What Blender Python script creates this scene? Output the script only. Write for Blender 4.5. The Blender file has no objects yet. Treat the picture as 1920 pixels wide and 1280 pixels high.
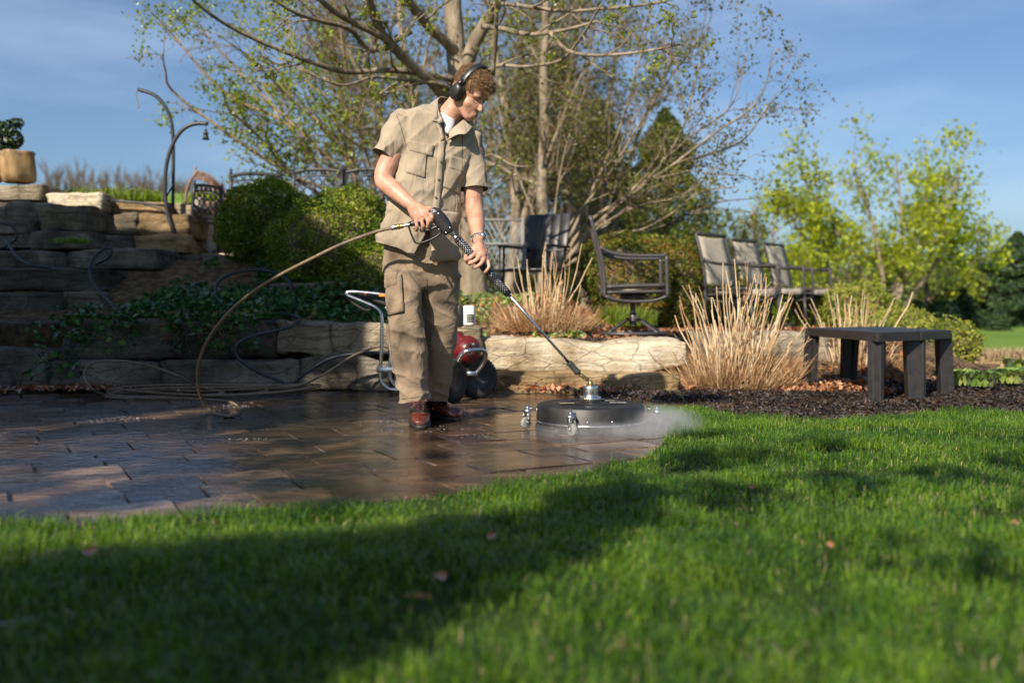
import bpy, bmesh, math, random
import numpy as np
from mathutils import Vector, Matrix
from mathutils.bvhtree import BVHTree

# ------------------------------------------------------------------ camera, sky, sun, exposure
scene = bpy.context.scene
F_PX, V0, CAM_H = 1867.0, 570.0, 0.61
PITCH = math.atan((640 - V0) / F_PX)
cam_d = bpy.data.cameras.new('camera'); cam = bpy.data.objects.new('camera', cam_d)
scene.collection.objects.link(cam); scene.camera = cam
cam.location = (0, 0, CAM_H); cam.rotation_euler = (math.pi / 2 - PITCH, 0, 0)
cam_d.sensor_width = 36; cam_d.lens = 36 * F_PX / 1920; cam_d.clip_start = 0.05; cam_d.clip_end = 2000
cam_d.dof.use_dof = True; cam_d.dof.focus_distance = 4.85; cam_d.dof.aperture_fstop = 1.6; cam_d.dof.aperture_blades = 9

SUN_AZ = (-0.50, -0.866)      # horizontal direction towards the sun (left, behind the camera)
SUN_EL = math.radians(35)
S = Vector((SUN_AZ[0] * math.cos(SUN_EL), SUN_AZ[1] * math.cos(SUN_EL), math.sin(SUN_EL))).normalized()
sun_d = bpy.data.lights.new('sun', 'SUN'); sun = bpy.data.objects.new('sun', sun_d)
scene.collection.objects.link(sun); sun.rotation_euler = S.to_track_quat('Z', 'Y').to_euler()
sun_d.energy = 5.0; sun_d.angle = math.radians(0.55); sun_d.color = (1.0, 0.90, 0.76)
world = bpy.data.worlds.new('World'); scene.world = world; world.use_nodes = True
wn = world.node_tree; wn.nodes.clear()
w_out = wn.nodes.new('ShaderNodeOutputWorld'); w_bg = wn.nodes.new('ShaderNodeBackground')
sky = wn.nodes.new('ShaderNodeTexSky'); sky.sky_type = 'NISHITA'; sky.sun_disc = False
sky.sun_elevation = SUN_EL; sky.sun_rotation = math.atan2(SUN_AZ[0], SUN_AZ[1])
sky.air_density = 1.0; sky.dust_density = 1.2; sky.ozone_density = 2.2
w_bg.inputs['Strength'].default_value = 0.058
# thin cirrus
tc = wn.nodes.new('ShaderNodeTexCoord'); mp = wn.nodes.new('ShaderNodeMapping')
mp.inputs['Scale'].default_value = (1.0, 1.0, 5.0); mp.inputs['Rotation'].default_value = (0.1, 0.5, 0.35)
nz = wn.nodes.new('ShaderNodeTexNoise'); nz.inputs['Scale'].default_value = 2.2; nz.inputs['Detail'].default_value = 7; nz.inputs['Roughness'].default_value = 0.55
cr = wn.nodes.new('ShaderNodeValToRGB'); cr.color_ramp.elements[0].position = 0.44; cr.color_ramp.elements[1].position = 0.85
cr.color_ramp.elements[1].color = (0.42, 0.42, 0.42, 1)
mx = wn.nodes.new('ShaderNodeMixRGB'); mx.inputs['Color2'].default_value = (9.5, 9.8, 10.2, 1)
wn.links.new(tc.outputs['Generated'], mp.inputs['Vector']); wn.links.new(mp.outputs[0], nz.inputs['Vector'])
wn.links.new(nz.outputs['Fac'], cr.inputs[0]); wn.links.new(cr.outputs[0], mx.inputs['Fac'])
wn.links.new(sky.outputs[0], mx.inputs['Color1']); tint = wn.nodes.new('ShaderNodeMixRGB'); tint.blend_type = 'MULTIPLY'; tint.inputs['Fac'].default_value = 1; tint.inputs['Color2'].default_value = (.84, .96, 1.12, 1)
wn.links.new(mx.outputs[0], tint.inputs['Color1']); wn.links.new(tint.outputs[0], w_bg.inputs['Color']); wn.links.new(w_bg.outputs[0], w_out.inputs[0])
scene.view_settings.view_transform = 'Standard'; scene.view_settings.look = 'None'
scene.view_settings.exposure = 0.8; scene.view_settings.gamma = 1.0
scene.cycles.max_bounces = 6; scene.cycles.diffuse_bounces = 3; scene.cycles.glossy_bounces = 3
scene.cycles.transmission_bounces = 4; scene.cycles.transparent_max_bounces = 8; scene.cycles.volume_bounces = 1
scene.cycles.sample_clamp_indirect = 4.0
scene.cycles.use_denoising = True

# ------------------------------------------------------------------ helpers
rng = np.random.default_rng(7)
cp, sp = math.cos(PITCH), math.sin(PITCH)
def P(u, v, d):
    """world point seen at photo pixel (u, v), at distance d along the ground"""
    x = (u - 960) / F_PX; up = (640 - v) / F_PX
    y = cp + up * sp; z = -sp + up * cp
    return np.array([x * d / y, d, CAM_H + z * d / y])
def PL(lst): return np.array([P(*q) for q in lst])
def G(u, v, z=0.0):
    x = (u - 960) / F_PX; up = (640 - v) / F_PX
    y = cp + up * sp; zz = -sp + up * cp
    t = (z - CAM_H) / zz
    return np.array([x * t, y * t, z])
def nrm(a):
    a = np.asarray(a, float); return a / (np.linalg.norm(a, axis=-1, keepdims=True) + 1e-12)

def _hash(i, j, k, seed):
    h = (i * 374761393 + j * 668265263 + k * 2147483647 + seed * 1274126177) & 0xffffffff
    h = ((h ^ (h >> 13)) * 1274126177) & 0xffffffff
    h = (h ^ (h >> 16)) & 0xffffffff
    return h / 2147483648.0 - 1.0
def vnoise(Pt, seed=0):
    Pt = np.asarray(Pt, float); i = np.floor(Pt).astype(np.int64); f = Pt - i; f = f * f * (3 - 2 * f)
    r = 0
    for a in (0, 1):
        wa = f[:, 0] if a else 1 - f[:, 0]
        for b in (0, 1):
            wb = f[:, 1] if b else 1 - f[:, 1]
            for c in (0, 1):
                wc = f[:, 2] if c else 1 - f[:, 2]
                r = r + wa * wb * wc * _hash(i[:, 0] + a, i[:, 1] + b, i[:, 2] + c, seed)
    return r
def fbm(Pt, seed=0, octv=4, gain=0.5):
    Pt = np.asarray(Pt, float); r = 0; a = 1; t = 0
    for o in range(octv):
        r = r + a * vnoise(Pt * (2 ** o) + 17.3 * o, seed + o); t += a; a *= gain
    return r / t
def sstep(x, a, b):
    t = np.clip((x - a) / (b - a), 0, 1); return t * t * (3 - 2 * t)

ORIG = {}
class MB:
    def __init__(s): s.V = []; s.F = []; s.M = []; s.R = []; s.n = 0
    def add(s, V, F, m=0, rnd=None):
        V = np.asarray(V, float).reshape(-1, 3)
        if not isinstance(F, list) or (len(F) and not isinstance(F[0], np.ndarray)):
            if isinstance(F, np.ndarray): F = [F]
            else:
                by = {}
                for f in F: by.setdefault(len(f), []).append(f)
                F = [np.array(x) for x in by.values()]
        for f in F:
            if len(f): s.F.append(f + s.n); s.M.append(np.full(len(f), m))
        s.V.append(V); s.n += len(V)
        s.R.append(np.full(len(V), 0.5) if rnd is None else (np.full(len(V), rnd) if np.isscalar(rnd) else rnd))
        return s
    def build(s, name, mats, parent=None, smooth=True, origin=None):
        V = np.concatenate(s.V); o = ORIG.get(parent.name) if parent else origin
        if o is not None: V = V - np.asarray(o)
        me = bpy.data.meshes.new(name)
        loops = np.concatenate([f.ravel() for f in s.F]); tot = np.concatenate([np.full(len(f), f.shape[1]) for f in s.F])
        st = np.concatenate([[0], np.cumsum(tot)[:-1]])
        me.vertices.add(len(V)); me.vertices.foreach_set('co', V.ravel().astype(np.float32))
        me.loops.add(len(loops)); me.loops.foreach_set('vertex_index', loops.astype(np.int32))
        me.polygons.add(len(tot)); me.polygons.foreach_set('loop_start', st.astype(np.int32)); me.polygons.foreach_set('loop_total', tot.astype(np.int32))
        me.polygons.foreach_set('material_index', np.concatenate(s.M).astype(np.int32))
        me.update(calc_edges=True)
        at = me.attributes.new('rnd', 'FLOAT', 'POINT'); at.data.foreach_set('value', np.concatenate(s.R).astype(np.float32))
        me.validate()
        me.polygons.foreach_set('use_smooth', np.full(len(me.polygons), smooth))
        for m in (mats if isinstance(mats, (list, tuple)) else [mats]): me.materials.append(m)
        ob = bpy.data.objects.new(name, me); scene.collection.objects.link(ob)
        if parent: ob.parent = parent; ORIG[ob.name] = ORIG[parent.name]
        else:
            if o is not None: ob.location = o
            ORIG[ob.name] = np.asarray(o if o is not None else (0, 0, 0), float)
        return ob
def tag(o, label=None, cat=None, group=None, kind=None):
    if label: o['label'] = label
    if cat: o['category'] = cat
    if group: o['group'] = group
    if kind: o['kind'] = kind
    return o
def thing(name, loc, label, cat, group=None):
    o = bpy.data.objects.new(name, None); scene.collection.objects.link(o); o.location = loc
    o.empty_display_size = 0.05
    ORIG[o.name] = np.asarray(loc, float); return tag(o, label, cat, group)
def copy_tree(o, parent=None):
    c = o.copy(); scene.collection.objects.link(c)
    if parent: c.parent = parent
    for ch in list(o.children): copy_tree(ch, c)
    return c
def copy_thing(o, loc, rz, label, scale=None):
    c = copy_tree(o); c.location = loc; c.rotation_euler = (0, 0, rz)
    if scale: c.scale = (scale,) * 3
    c['label'] = label; return c

def smooth_path(pts, k=6):
    pts = np.asarray(pts, float)
    if len(pts) < 3: return pts
    Q = np.vstack([2 * pts[0] - pts[1], pts, 2 * pts[-1] - pts[-2]]); out = []
    for i in range(1, len(Q) - 2):
        for t in np.linspace(0, 1, k, endpoint=False):
            a, b, c, d = Q[i - 1], Q[i], Q[i + 1], Q[i + 2]
            out.append(0.5 * (2 * b + (c - a) * t + (2 * a - 5 * b + 4 * c - d) * t * t + (3 * b - a - 3 * c + d) * t ** 3))
    out.append(pts[-1]); return np.array(out)
def resamp(vals, n):
    vals = np.asarray(vals, float); return np.interp(np.linspace(0, 1, n), np.linspace(0, 1, len(vals)), vals)
def tube(pts, rad, n=8, smooth=0, cap=True, ref=None, flat=1.0):
    """rings along a path; flat<1 squashes across the second axis"""
    pts = np.asarray(pts, float)
    if smooth: pts = smooth_path(pts, smooth)
    m = len(pts); rad = resamp(np.atleast_1d(rad) if np.ndim(rad) else [rad, rad], m)
    T = np.gradient(pts, axis=0); T = nrm(T)
    N = np.zeros_like(pts); r0 = np.array(ref if ref is not None else ([0, 0, 1] if abs(T[0][2]) < 0.9 else [1, 0, 0]), float)
    v = r0 - T[0] * np.dot(r0, T[0]); v = v / np.linalg.norm(v); N[0] = v
    for i in range(1, m):
        if ref is not None: v = r0 - T[i] * np.dot(r0, T[i])
        else: v = N[i - 1] - T[i] * np.dot(N[i - 1], T[i])
        N[i] = v / (np.linalg.norm(v) + 1e-12)
    B = np.cross(T, N); a = np.linspace(0, 2 * np.pi, n, endpoint=False)
    V = pts[:, None] + rad[:, None, None] * (np.cos(a)[None, :, None] * N[:, None] + flat * np.sin(a)[None, :, None] * B[:, None])
    V = V.reshape(-1, 3); i = np.arange(m - 1)[:, None] * n; j = np.arange(n)[None]; j2 = (j + 1) % n
    F = [np.stack([i + j, i + j2, i + n + j2, i + n + j], -1).reshape(-1, 4)]
    if cap:
        V = np.vstack([V, pts[0], pts[-1]]); c0, c1 = m * n, m * n + 1; j = np.arange(n); j2 = (j + 1) % n
        F.append(np.vstack([np.stack([np.full(n, c0), j2, j], -1), np.stack([np.full(n, c1), (m - 1) * n + j, (m - 1) * n + j2], -1)]))
    return V, F
def loft(rings, n=24, smooth=3):
    """rings: (left point, right point, half depth, [exponent]); closed ends"""
    L = smooth_path([r[0] for r in rings], smooth); R = smooth_path([r[1] for r in rings], smooth)
    hd = resamp([r[2] for r in rings], len(L)); C = (L + R) / 2; X = (R - L) / 2
    T = nrm(np.gradient(C, axis=0)); D = nrm(np.cross(T, nrm(X))) * hd[:, None]
    a = np.linspace(0, 2 * np.pi, n, endpoint=False); e = 0.8
    ca = np.sign(np.cos(a)) * np.abs(np.cos(a)) ** e; sa = np.sign(np.sin(a)) * np.abs(np.sin(a)) ** e
    V = (C[:, None] + ca[None, :, None] * X[:, None] + sa[None, :, None] * D[:, None]).reshape(-1, 3); m = len(L)
    i = np.arange(m - 1)[:, None] * n; j = np.arange(n)[None]; j2 = (j + 1) % n
    F = [np.stack([i + j, i + j2, i + n + j2, i + n + j], -1).reshape(-1, 4)]
    V = np.vstack([V, C[0], C[-1]]); c0, c1 = m * n, m * n + 1; j = np.arange(n); j2 = (j + 1) % n
    F.append(np.vstack([np.stack([np.full(n, c0), j2, j], -1), np.stack([np.full(n, c1), (m - 1) * n + j, (m - 1) * n + j2], -1)]))
    return V, F
def btube(Pts, R, n=4):
    """many paths at once: Pts (B,K,3), R (B,K)"""
    B_, K = Pts.shape[:2]; d = nrm(Pts[:, -1] - Pts[:, 0]); ref = np.where(np.abs(d[:, 2:3]) < 0.9, np.array([[0, 0, 1.]]), np.array([[1., 0, 0]]))
    N = nrm(np.cross(d, ref)); M = np.cross(d, N); a = np.linspace(0, 2 * np.pi, n, endpoint=False)
    V = Pts[:, :, None] + R[:, :, None, None] * (np.cos(a)[None, None, :, None] * N[:, None, None] + np.sin(a)[None, None, :, None] * M[:, None, None])
    b = (np.arange(B_) * K * n)[:, None, None]; k = (np.arange(K - 1) * n)[None, :, None]; j = np.arange(n)[None, None]; j2 = (j + 1) % n
    F = np.stack([b + k + j, b + k + j2, b + k + n + j2, b + k + n + j], -1).reshape(-1, 4)
    return V.reshape(-1, 3), [F]
def leaves(C, size, aspect=0.5, up=0.0, r=None, fold=0.25):
    """one pointed four-sided leaf per centre"""
    r = r or rng; n = len(C); a = nrm(r.normal(size=(n, 3)) + np.array([0, 0, up])); q = nrm(r.normal(size=(n, 3)))
    b = nrm(np.cross(a, q)); c = np.cross(a, b); s = np.asarray(size) * r.uniform(0.6, 1.25, n); s = s[:, None]
    # leaf axis b, across c, normal a
    V = np.stack([C - b * s * .5, C + c * s * aspect * .5 + a * s * fold * .2, C + b * s * .5, C - c * s * aspect * .5 + a * s * fold * .2], 1).reshape(-1, 3)
    F = (np.arange(n) * 4)[:, None] + np.arange(4)[None]
    return V, [F]
_bx = {}
def box(c, size, R=None, bev=0.0, seg=1):
    key = (tuple(np.round(size, 5)), bev, seg)
    if key not in _bx:
        bm = bmesh.new(); bmesh.ops.create_cube(bm, size=1)
        for v in bm.verts: v.co = Vector([v.co[i] * size[i] for i in range(3)])
        if bev: bmesh.ops.bevel(bm, geom=bm.edges[:], offset=bev, segments=seg, affect='EDGES', profile=0.5)
        bm.verts.index_update(); _bx[key] = (np.array([v.co[:] for v in bm.verts]), [[v.index for v in f.verts] for f in bm.faces]); bm.free()
    V, F = _bx[key]
    if R is not None: V = V @ np.asarray(R).T
    return V + np.asarray(c), F
def frame(axis, ref=(0, 0, 1)):
    """3x3 matrix whose columns are x, y, z with z along axis"""
    z = nrm(axis); ref = np.asarray(ref, float)
    if abs(np.dot(z, ref)) > 0.95: ref = np.array([1., 0, 0])
    x = nrm(np.cross(ref, z)); y = np.cross(z, x); return np.stack([x, y, z], 1)
def bar(p0, p1, w, h, ref=(0, 0, 1), bev=0.003):
    p0, p1 = np.asarray(p0, float), np.asarray(p1, float); return box((p0 + p1) / 2, (w, h, np.linalg.norm(p1 - p0)), frame(p1 - p0, ref), bev)
def lathe(prof, c=(0, 0, 0), axis=(0, 0, 1), n=24, sx=1, sy=1):
    prof = np.asarray(prof, float); a = np.linspace(0, 2 * np.pi, n, endpoint=False); m = len(prof)
    V = np.stack([prof[:, 0:1] * np.cos(a) * sx, prof[:, 0:1] * np.sin(a) * sy, np.repeat(prof[:, 1:2], n, 1)], -1).reshape(-1, 3)
    V = V @ frame(axis, (0, 1, 0)).T + np.asarray(c); i = np.arange(m - 1)[:, None] * n; j = np.arange(n)[None]; j2 = (j + 1) % n
    return V, [np.stack([i + j, i + j2, i + n + j2, i + n + j], -1).reshape(-1, 4)]
def ellip(c, r, R=None, n=16, m=10):
    th = np.linspace(0.001, np.pi - 0.001, m); prof = np.stack([np.sin(th), -np.cos(th)], 1)
    V, F = lathe(prof, n=n); V = V * np.asarray(r)
    if R is not None: V = V @ np.asarray(R).T
    return V + np.asarray(c), F
def grid(X, Y, Z):
    n, m = X.shape; V = np.stack([X, Y, Z], -1).reshape(-1, 3); i = (np.arange(n - 1) * m)[:, None]; j = np.arange(m - 1)[None]
    return V, [np.stack([i + j, i + m + j, i + m + j + 1, i + j + 1], -1).reshape(-1, 4)]
_rk = {}
def rock(c, size, seed, R=None, rnd=0.07, amp=0.03, cuts=14, strata=0.5):
    """weathered stone block: rounded box with chipped, layered faces"""
    if cuts not in _rk:
        bm = bmesh.new(); bmesh.ops.create_cube(bm, size=2); bmesh.ops.subdivide_edges(bm, edges=bm.edges[:], cuts=cuts, use_grid_fill=True)
        bm.verts.index_update(); _rk[cuts] = (np.array([v.co[:] for v in bm.verts]), np.array([[v.index for v in f.verts] for f in bm.faces])); bm.free()
    q, F = _rk[cuts]; h = np.asarray(size) / 2; rr = rnd * min(h) * 2
    p = q * h; core = np.clip(p, -(h - rr), h - rr); d = p - core; p = core + nrm(d) * rr * (np.linalg.norm(d, axis=1, keepdims=True) > 1e-6)
    n = nrm(d); w = p + np.array([seed * 3.17, seed * 1.3, seed * 0.7])
    a = fbm(w * 3.4, seed, 5, 0.62) * 1.5 + strata * vnoise(np.stack([w[:, 0] * 1.3, w[:, 1] * 1.3, w[:, 2] * 14], 1), seed + 9) * 0.6
    a = a + 0.5 * np.floor(vnoise(w * 4.5, seed + 3) * 3) / 3
    p = p + n * (a * amp)[:, None]
    p[:, 2] += 0.4 * amp * vnoise(np.stack([w[:, 0] * 2, w[:, 1] * 2, w[:, 2] * 0], 1), seed + 5)
    if R is not None: p = p @ np.asarray(R).T
    return p + np.asarray(c), [F]
def rotz(a): return np.array([[math.cos(a), -math.sin(a), 0], [math.sin(a), math.cos(a), 0], [0, 0, 1]])

# ------------------------------------------------------------------ materials
def new_mat(name):
    m = bpy.data.materials.new(name); m.use_nodes = True; nt = m.node_tree; nt.nodes.clear()
    out = nt.nodes.new('ShaderNodeOutputMaterial'); return m, nt, out
def N(nt, t, **kw):
    n = nt.nodes.new(t)
    for k, v in kw.items():
        if k in n.inputs: n.inputs[k].default_value = v
        else: setattr(n, k, v)
    return n
def ramp(nt, fac, stops):
    r = nt.nodes.new('ShaderNodeValToRGB'); e = r.color_ramp.elements
    while len(e) < len(stops): e.new(0.5)
    for i, (p, c) in enumerate(stops): e[i].position = p; e[i].color = (*c, 1) if len(c) == 3 else c
    nt.links.new(fac, r.inputs[0]); return r.outputs[0]
def c3(c, k=1.0): return tuple(min(1, x * k) for x in c[:3])
def pm(name, cols, scale=6, rough=0.6, bump=0.2, bscale=40, metal=0.0, detail=6, spec=0.5, stretch=(1, 1, 1), bdist=0.01, rvar=0.1, sheen=0, fine=None, coat=0):
    """surface with noise-mixed colours, roughness and relief"""
    m, nt, out = new_mat(name); b = N(nt, 'ShaderNodeBsdfPrincipled'); b.inputs['Metallic'].default_value = metal
    b.inputs['Specular IOR Level'].default_value = spec
    if coat: b.inputs['Coat Weight'].default_value = coat
    if sheen: b.inputs['Sheen Weight'].default_value = sheen
    tc = N(nt, 'ShaderNodeTexCoord'); mp = N(nt, 'ShaderNodeMapping'); mp.inputs['Scale'].default_value = stretch
    nt.links.new(tc.outputs['Object'], mp.inputs[0])
    n1 = N(nt, 'ShaderNodeTexNoise', Scale=scale, Detail=detail, Roughness=0.6); nt.links.new(mp.outputs[0], n1.inputs['Vector'])
    k = len(cols); stops = [(0.3 + 0.4 * i / max(1, k - 1), cols[i]) for i in range(k)] if k > 1 else [(0.3, c3(cols[0], .85)), (0.7, c3(cols[0], 1.12))]
    nt.links.new(ramp(nt, n1.outputs['Fac'], stops), b.inputs['Base Color'])
    n2 = N(nt, 'ShaderNodeTexNoise', Scale=bscale, Detail=5, Roughness=0.6); nt.links.new(mp.outputs[0], n2.inputs['Vector'])
    mr = N(nt, 'ShaderNodeMapRange'); mr.inputs['To Min'].default_value = max(0.02, rough - rvar); mr.inputs['To Max'].default_value = min(1, rough + rvar)
    nt.links.new(n1.outputs['Fac'], mr.inputs['Value']); nt.links.new(mr.outputs[0], b.inputs['Roughness'])
    if bump:
        bp = N(nt, 'ShaderNodeBump', Strength=bump, Distance=bdist); nt.links.new(n2.outputs['Fac'], bp.inputs['Height']); nt.links.new(bp.outputs[0], b.inputs['Normal'])
    nt.links.new(b.outputs[0], out.inputs[0]); return m
def leafmat(name, cols, trans=0.35, gloss=0.12, rough=0.5, scale=None, mixn=1.5):
    """leaf: colour by per-leaf random value and clump noise; diffuse + translucent + gloss"""
    m, nt, out = new_mat(name); at = N(nt, 'ShaderNodeAttribute', attribute_name='rnd'); tc = N(nt, 'ShaderNodeTexCoord')
    nz = N(nt, 'ShaderNodeTexNoise', Scale=mixn, Detail=3.0); nt.links.new(tc.outputs['Object'], nz.inputs['Vector'])
    ma = N(nt, 'ShaderNodeMath', operation='MULTIPLY_ADD'); nt.links.new(nz.outputs['Fac'], ma.inputs[0]); ma.inputs[1].default_value = 1.3
    mb = N(nt, 'ShaderNodeMath', operation='SUBTRACT'); nt.links.new(at.outputs['Fac'], mb.inputs[0]); mb.inputs[1].default_value = 0.65
    nt.links.new(mb.outputs[0], ma.inputs[2]); k = len(cols)
    col = ramp(nt, ma.outputs[0], [(i / max(1, k - 1), c) for i, c in enumerate(cols)])
    d = N(nt, 'ShaderNodeBsdfDiffuse'); t = N(nt, 'ShaderNodeBsdfTranslucent'); g = N(nt, 'ShaderNodeBsdfGlossy', Roughness=rough)
    g.inputs['Color'].default_value = (1, 1, 1, 1); hs = N(nt, 'ShaderNodeHueSaturation', Saturation=1.15, Value=1.5, Hue=0.49)
    nt.links.new(col, d.inputs['Color']); nt.links.new(col, hs.inputs['Color']); nt.links.new(hs.outputs[0], t.inputs['Color'])
    m1 = N(nt, 'ShaderNodeMixShader', Fac=trans); nt.links.new(d.outputs[0], m1.inputs[1]); nt.links.new(t.outputs[0], m1.inputs[2])
    fr = N(nt, 'ShaderNodeFresnel', IOR=1.4); mf = N(nt, 'ShaderNodeMath', operation='MULTIPLY'); nt.links.new(fr.outputs[0], mf.inputs[0]); mf.inputs[1].default_value = gloss * 4
    mf.use_clamp = True
    m2 = N(nt, 'ShaderNodeMixShader'); nt.links.new(mf.outputs[0], m2.inputs[0]); nt.links.new(m1.outputs[0], m2.inputs[1]); nt.links.new(g.outputs[0], m2.inputs[2])
    nt.links.new(m2.outputs[0], out.inputs[0]); return m

M = {}
def stonemat(name, cols, scale=3.0):
    m, nt, out = new_mat(name); b = N(nt, 'ShaderNodeBsdfPrincipled', Roughness=.88); b.inputs['Specular IOR Level'].default_value = .2; tc = N(nt, 'ShaderNodeTexCoord')
    def nz(s, d, st=(1, 1, 1)):
        mp = N(nt, 'ShaderNodeMapping'); mp.inputs['Scale'].default_value = st; nt.links.new(tc.outputs['Object'], mp.inputs[0]); n = N(nt, 'ShaderNodeTexNoise', Scale=float(s), Detail=float(d), Roughness=.65); nt.links.new(mp.outputs[0], n.inputs['Vector']); return n.outputs['Fac']
    big = nz(scale, 6); strat = nz(5, 6, (.5, .5, 5)); fine = nz(38, 6); st = nz(2.2, 5, (1.6, 1.6, .7)); mpv = N(nt, 'ShaderNodeMapping'); mpv.inputs['Scale'].default_value = (1, 1, 2.4); nt.links.new(tc.outputs['Object'], mpv.inputs[0])
    vo = N(nt, 'ShaderNodeTexVoronoi', feature='DISTANCE_TO_EDGE', Scale=3.6); mv = N(nt, 'ShaderNodeMixRGB', Fac=.12); nt.links.new(mpv.outputs[0], mv.inputs[1]); n0 = N(nt, 'ShaderNodeTexNoise', Scale=6.0, Detail=4.0); nt.links.new(tc.outputs['Object'], n0.inputs['Vector']); nt.links.new(n0.outputs['Color'], mv.inputs[2]); nt.links.new(mv.outputs[0], vo.inputs['Vector'])
    crack = ramp(nt, vo.outputs['Distance'], [(.0, (.25,) * 3), (.018, (1,) * 3)]); col = ramp(nt, big, [(.3, cols[0]), (.5, cols[1]), (.7, cols[2])])
    s1 = ramp(nt, strat, [(.36, (.45, .42, .38)), (.5, (1, 1, 1)), (.66, (1.0, .93, .80))]); s2 = ramp(nt, st, [(.36, (.40, .38, .34)), (.52, (1, 1, 1))])
    for x, f in ((s1, .75), (s2, .6), (crack, .55)): mm = N(nt, 'ShaderNodeMixRGB', blend_type='MULTIPLY', Fac=f); nt.links.new(col, mm.inputs[1]); nt.links.new(x, mm.inputs[2]); col = mm.outputs[0]
    oi = N(nt, 'ShaderNodeObjectInfo'); hs = N(nt, 'ShaderNodeHueSaturation'); mo = N(nt, 'ShaderNodeMapRange'); mo.inputs['To Min'].default_value = .62; mo.inputs['To Max'].default_value = 1.35; nt.links.new(oi.outputs['Random'], mo.inputs['Value']); nt.links.new(mo.outputs[0], hs.inputs['Value']); nt.links.new(col, hs.inputs['Color']); col = hs.outputs[0]
    nt.links.new(col, b.inputs['Base Color']); a1 = N(nt, 'ShaderNodeMath', operation='MULTIPLY_ADD'); nt.links.new(strat, a1.inputs[0]); a1.inputs[1].default_value = 1.6; nt.links.new(fine, a1.inputs[2])
    a2 = N(nt, 'ShaderNodeMath', operation='MULTIPLY_ADD'); nt.links.new(crack, a2.inputs[0]); a2.inputs[1].default_value = .5; nt.links.new(a1.outputs[0], a2.inputs[2])
    bp = N(nt, 'ShaderNodeBump', Strength=.9, Distance=.022); nt.links.new(a2.outputs[0], bp.inputs['Height']); nt.links.new(bp.outputs[0], b.inputs['Normal']); nt.links.new(b.outputs[0], out.inputs[0]); return m
M['stone'] = pm('weathered_stone', [(0.10, .085, .06), (.24, .20, .145), (.40, .34, .25)], 3.5, .85, .8, 22, bdist=.02, spec=.25)
M['stone_dark'] = pm('dark_stone', [(0.04, .036, .028), (.10, .085, .06), (.19, .155, .11)], 4, .8, .9, 18, bdist=.02, spec=.25)
M['stone_pale'] = pm('pale_limestone', [(0.26, .19, .11), (.46, .39, .28), (.62, .56, .45)], 4.5, .85, .8, 26, bdist=.018, spec=.2)
M['stone_brown'] = pm('brown_sandstone', [(0.12, .08, .045), (.27, .19, .10), (.36, .27, .16)], 5, .85, .7, 26, bdist=.015, spec=.2)
M['stone'] = stonemat('weathered_stone', [(0.11, .09, .065), (.26, .22, .16), (.46, .39, .29)]); M['stone_dark'] = stonemat('dark_stone', [(0.055, .05, .043), (.14, .125, .10), (.28, .25, .20)])  # stone_dark: the same stone pattern in darker, greyer tones
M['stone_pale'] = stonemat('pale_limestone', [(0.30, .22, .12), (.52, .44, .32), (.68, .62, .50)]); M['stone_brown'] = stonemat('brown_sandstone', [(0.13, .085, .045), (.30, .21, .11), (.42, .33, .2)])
M['soil'] = pm('soil', [(0.02, .014, .009), (.06, .04, .025), (.12, .08, .05)], 14, .95, 1, 60, bdist=.03, spec=.15)
M['litter_ground'] = pm('leaf_mould', [(0.05, .03, .018), (.14, .08, .04), (.24, .15, .075)], 18, .95, 1, 60, bdist=.03, spec=.1)
M['far_lawn'] = pm('lawn_far', [(0.07, .13, .02), (.12, .20, .035), (.17, .24, .06)], .8, .9, .6, 30, bdist=.03, spec=.1)
M['turf'] = pm('turf_soil', [(0.02, .04, .008), (.035, .06, .012)], 20, .95, .8, 60, spec=.1)
M['bark'] = pm('bark', [(0.09, .07, .048), (.21, .17, .12), (.34, .285, .215)], 9, .9, .9, 30, stretch=(1, 1, .35), bdist=.015, spec=.15)
M['bark_tan'] = pm('bark_tan', [(0.16, .11, .07), (.30, .22, .14), (.40, .31, .2)], 6, .9, .9, 24, stretch=(1, 1, .35), bdist=.02, spec=.15)
M['bark_dark'] = pm('bark_dark', [(0.05, .036, .025), (.11, .085, .06), (.2, .16, .11)], 6, .9, .8, 26, stretch=(1, 1, .35), bdist=.015, spec=.15)
M['twig'] = pm('bare_twig', [(0.14, .09, .055), (.22, .15, .095)], 6, .9, 0, spec=.15)
M['black_metal'] = pm('black_powder_coat', [(0.012, .012, .013), (.03, .03, .032)], 8, .45, .15, 150, bdist=.001)
M['bronze_metal'] = pm('dark_bronze_frame', [(0.032, .03, .03), (.055, .05, .05)], 8, .42, .1, 150, bdist=.001)
M['chrome'] = pm('brushed_steel', [(0.5, .5, .5), (.7, .7, .7)], 20, .28, .05, 120, metal=1, bdist=.001)
M['alu'] = pm('aluminium', [(0.62, .63, .65), (.75, .76, .78)], 10, .33, .08, 90, metal=1, bdist=.001)
M['brass'] = pm('brass', [(0.35, .22, .07), (.6, .42, .16)], 30, .32, .1, 120, metal=1, bdist=.001)
M['black_plastic'] = pm('black_plastic', [(0.012, .012, .012), (.022, .022, .023)], 14, .38, .25, 220, bdist=.001)
M['deck_plastic'] = pm('scuffed_deck', [(0.004, .004, .004), (.010, .010, .010), (.026, .025, .023)], 6, .5, .3, 60, bdist=.001, rvar=.15)
M['rubber'] = pm('black_rubber', [(0.012, .012, .012), (.03, .028, .026)], 20, .75, .4, 90, bdist=.003)
M['grey_rubber'] = pm('grey_wheel', [(0.16, .17, .16), (.24, .25, .24)], 20, .5, .2, 90, bdist=.001)
M['hose'] = pm('brown_hose', [(0.115, .08, .05), (.21, .155, .10)], 40, .42, .2, 160, bdist=.001)
M['hose_black'] = pm('black_hose', [(0.012, .015, .02), (.03, .035, .045)], 30, .4, .2, 160, bdist=.001)
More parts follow.
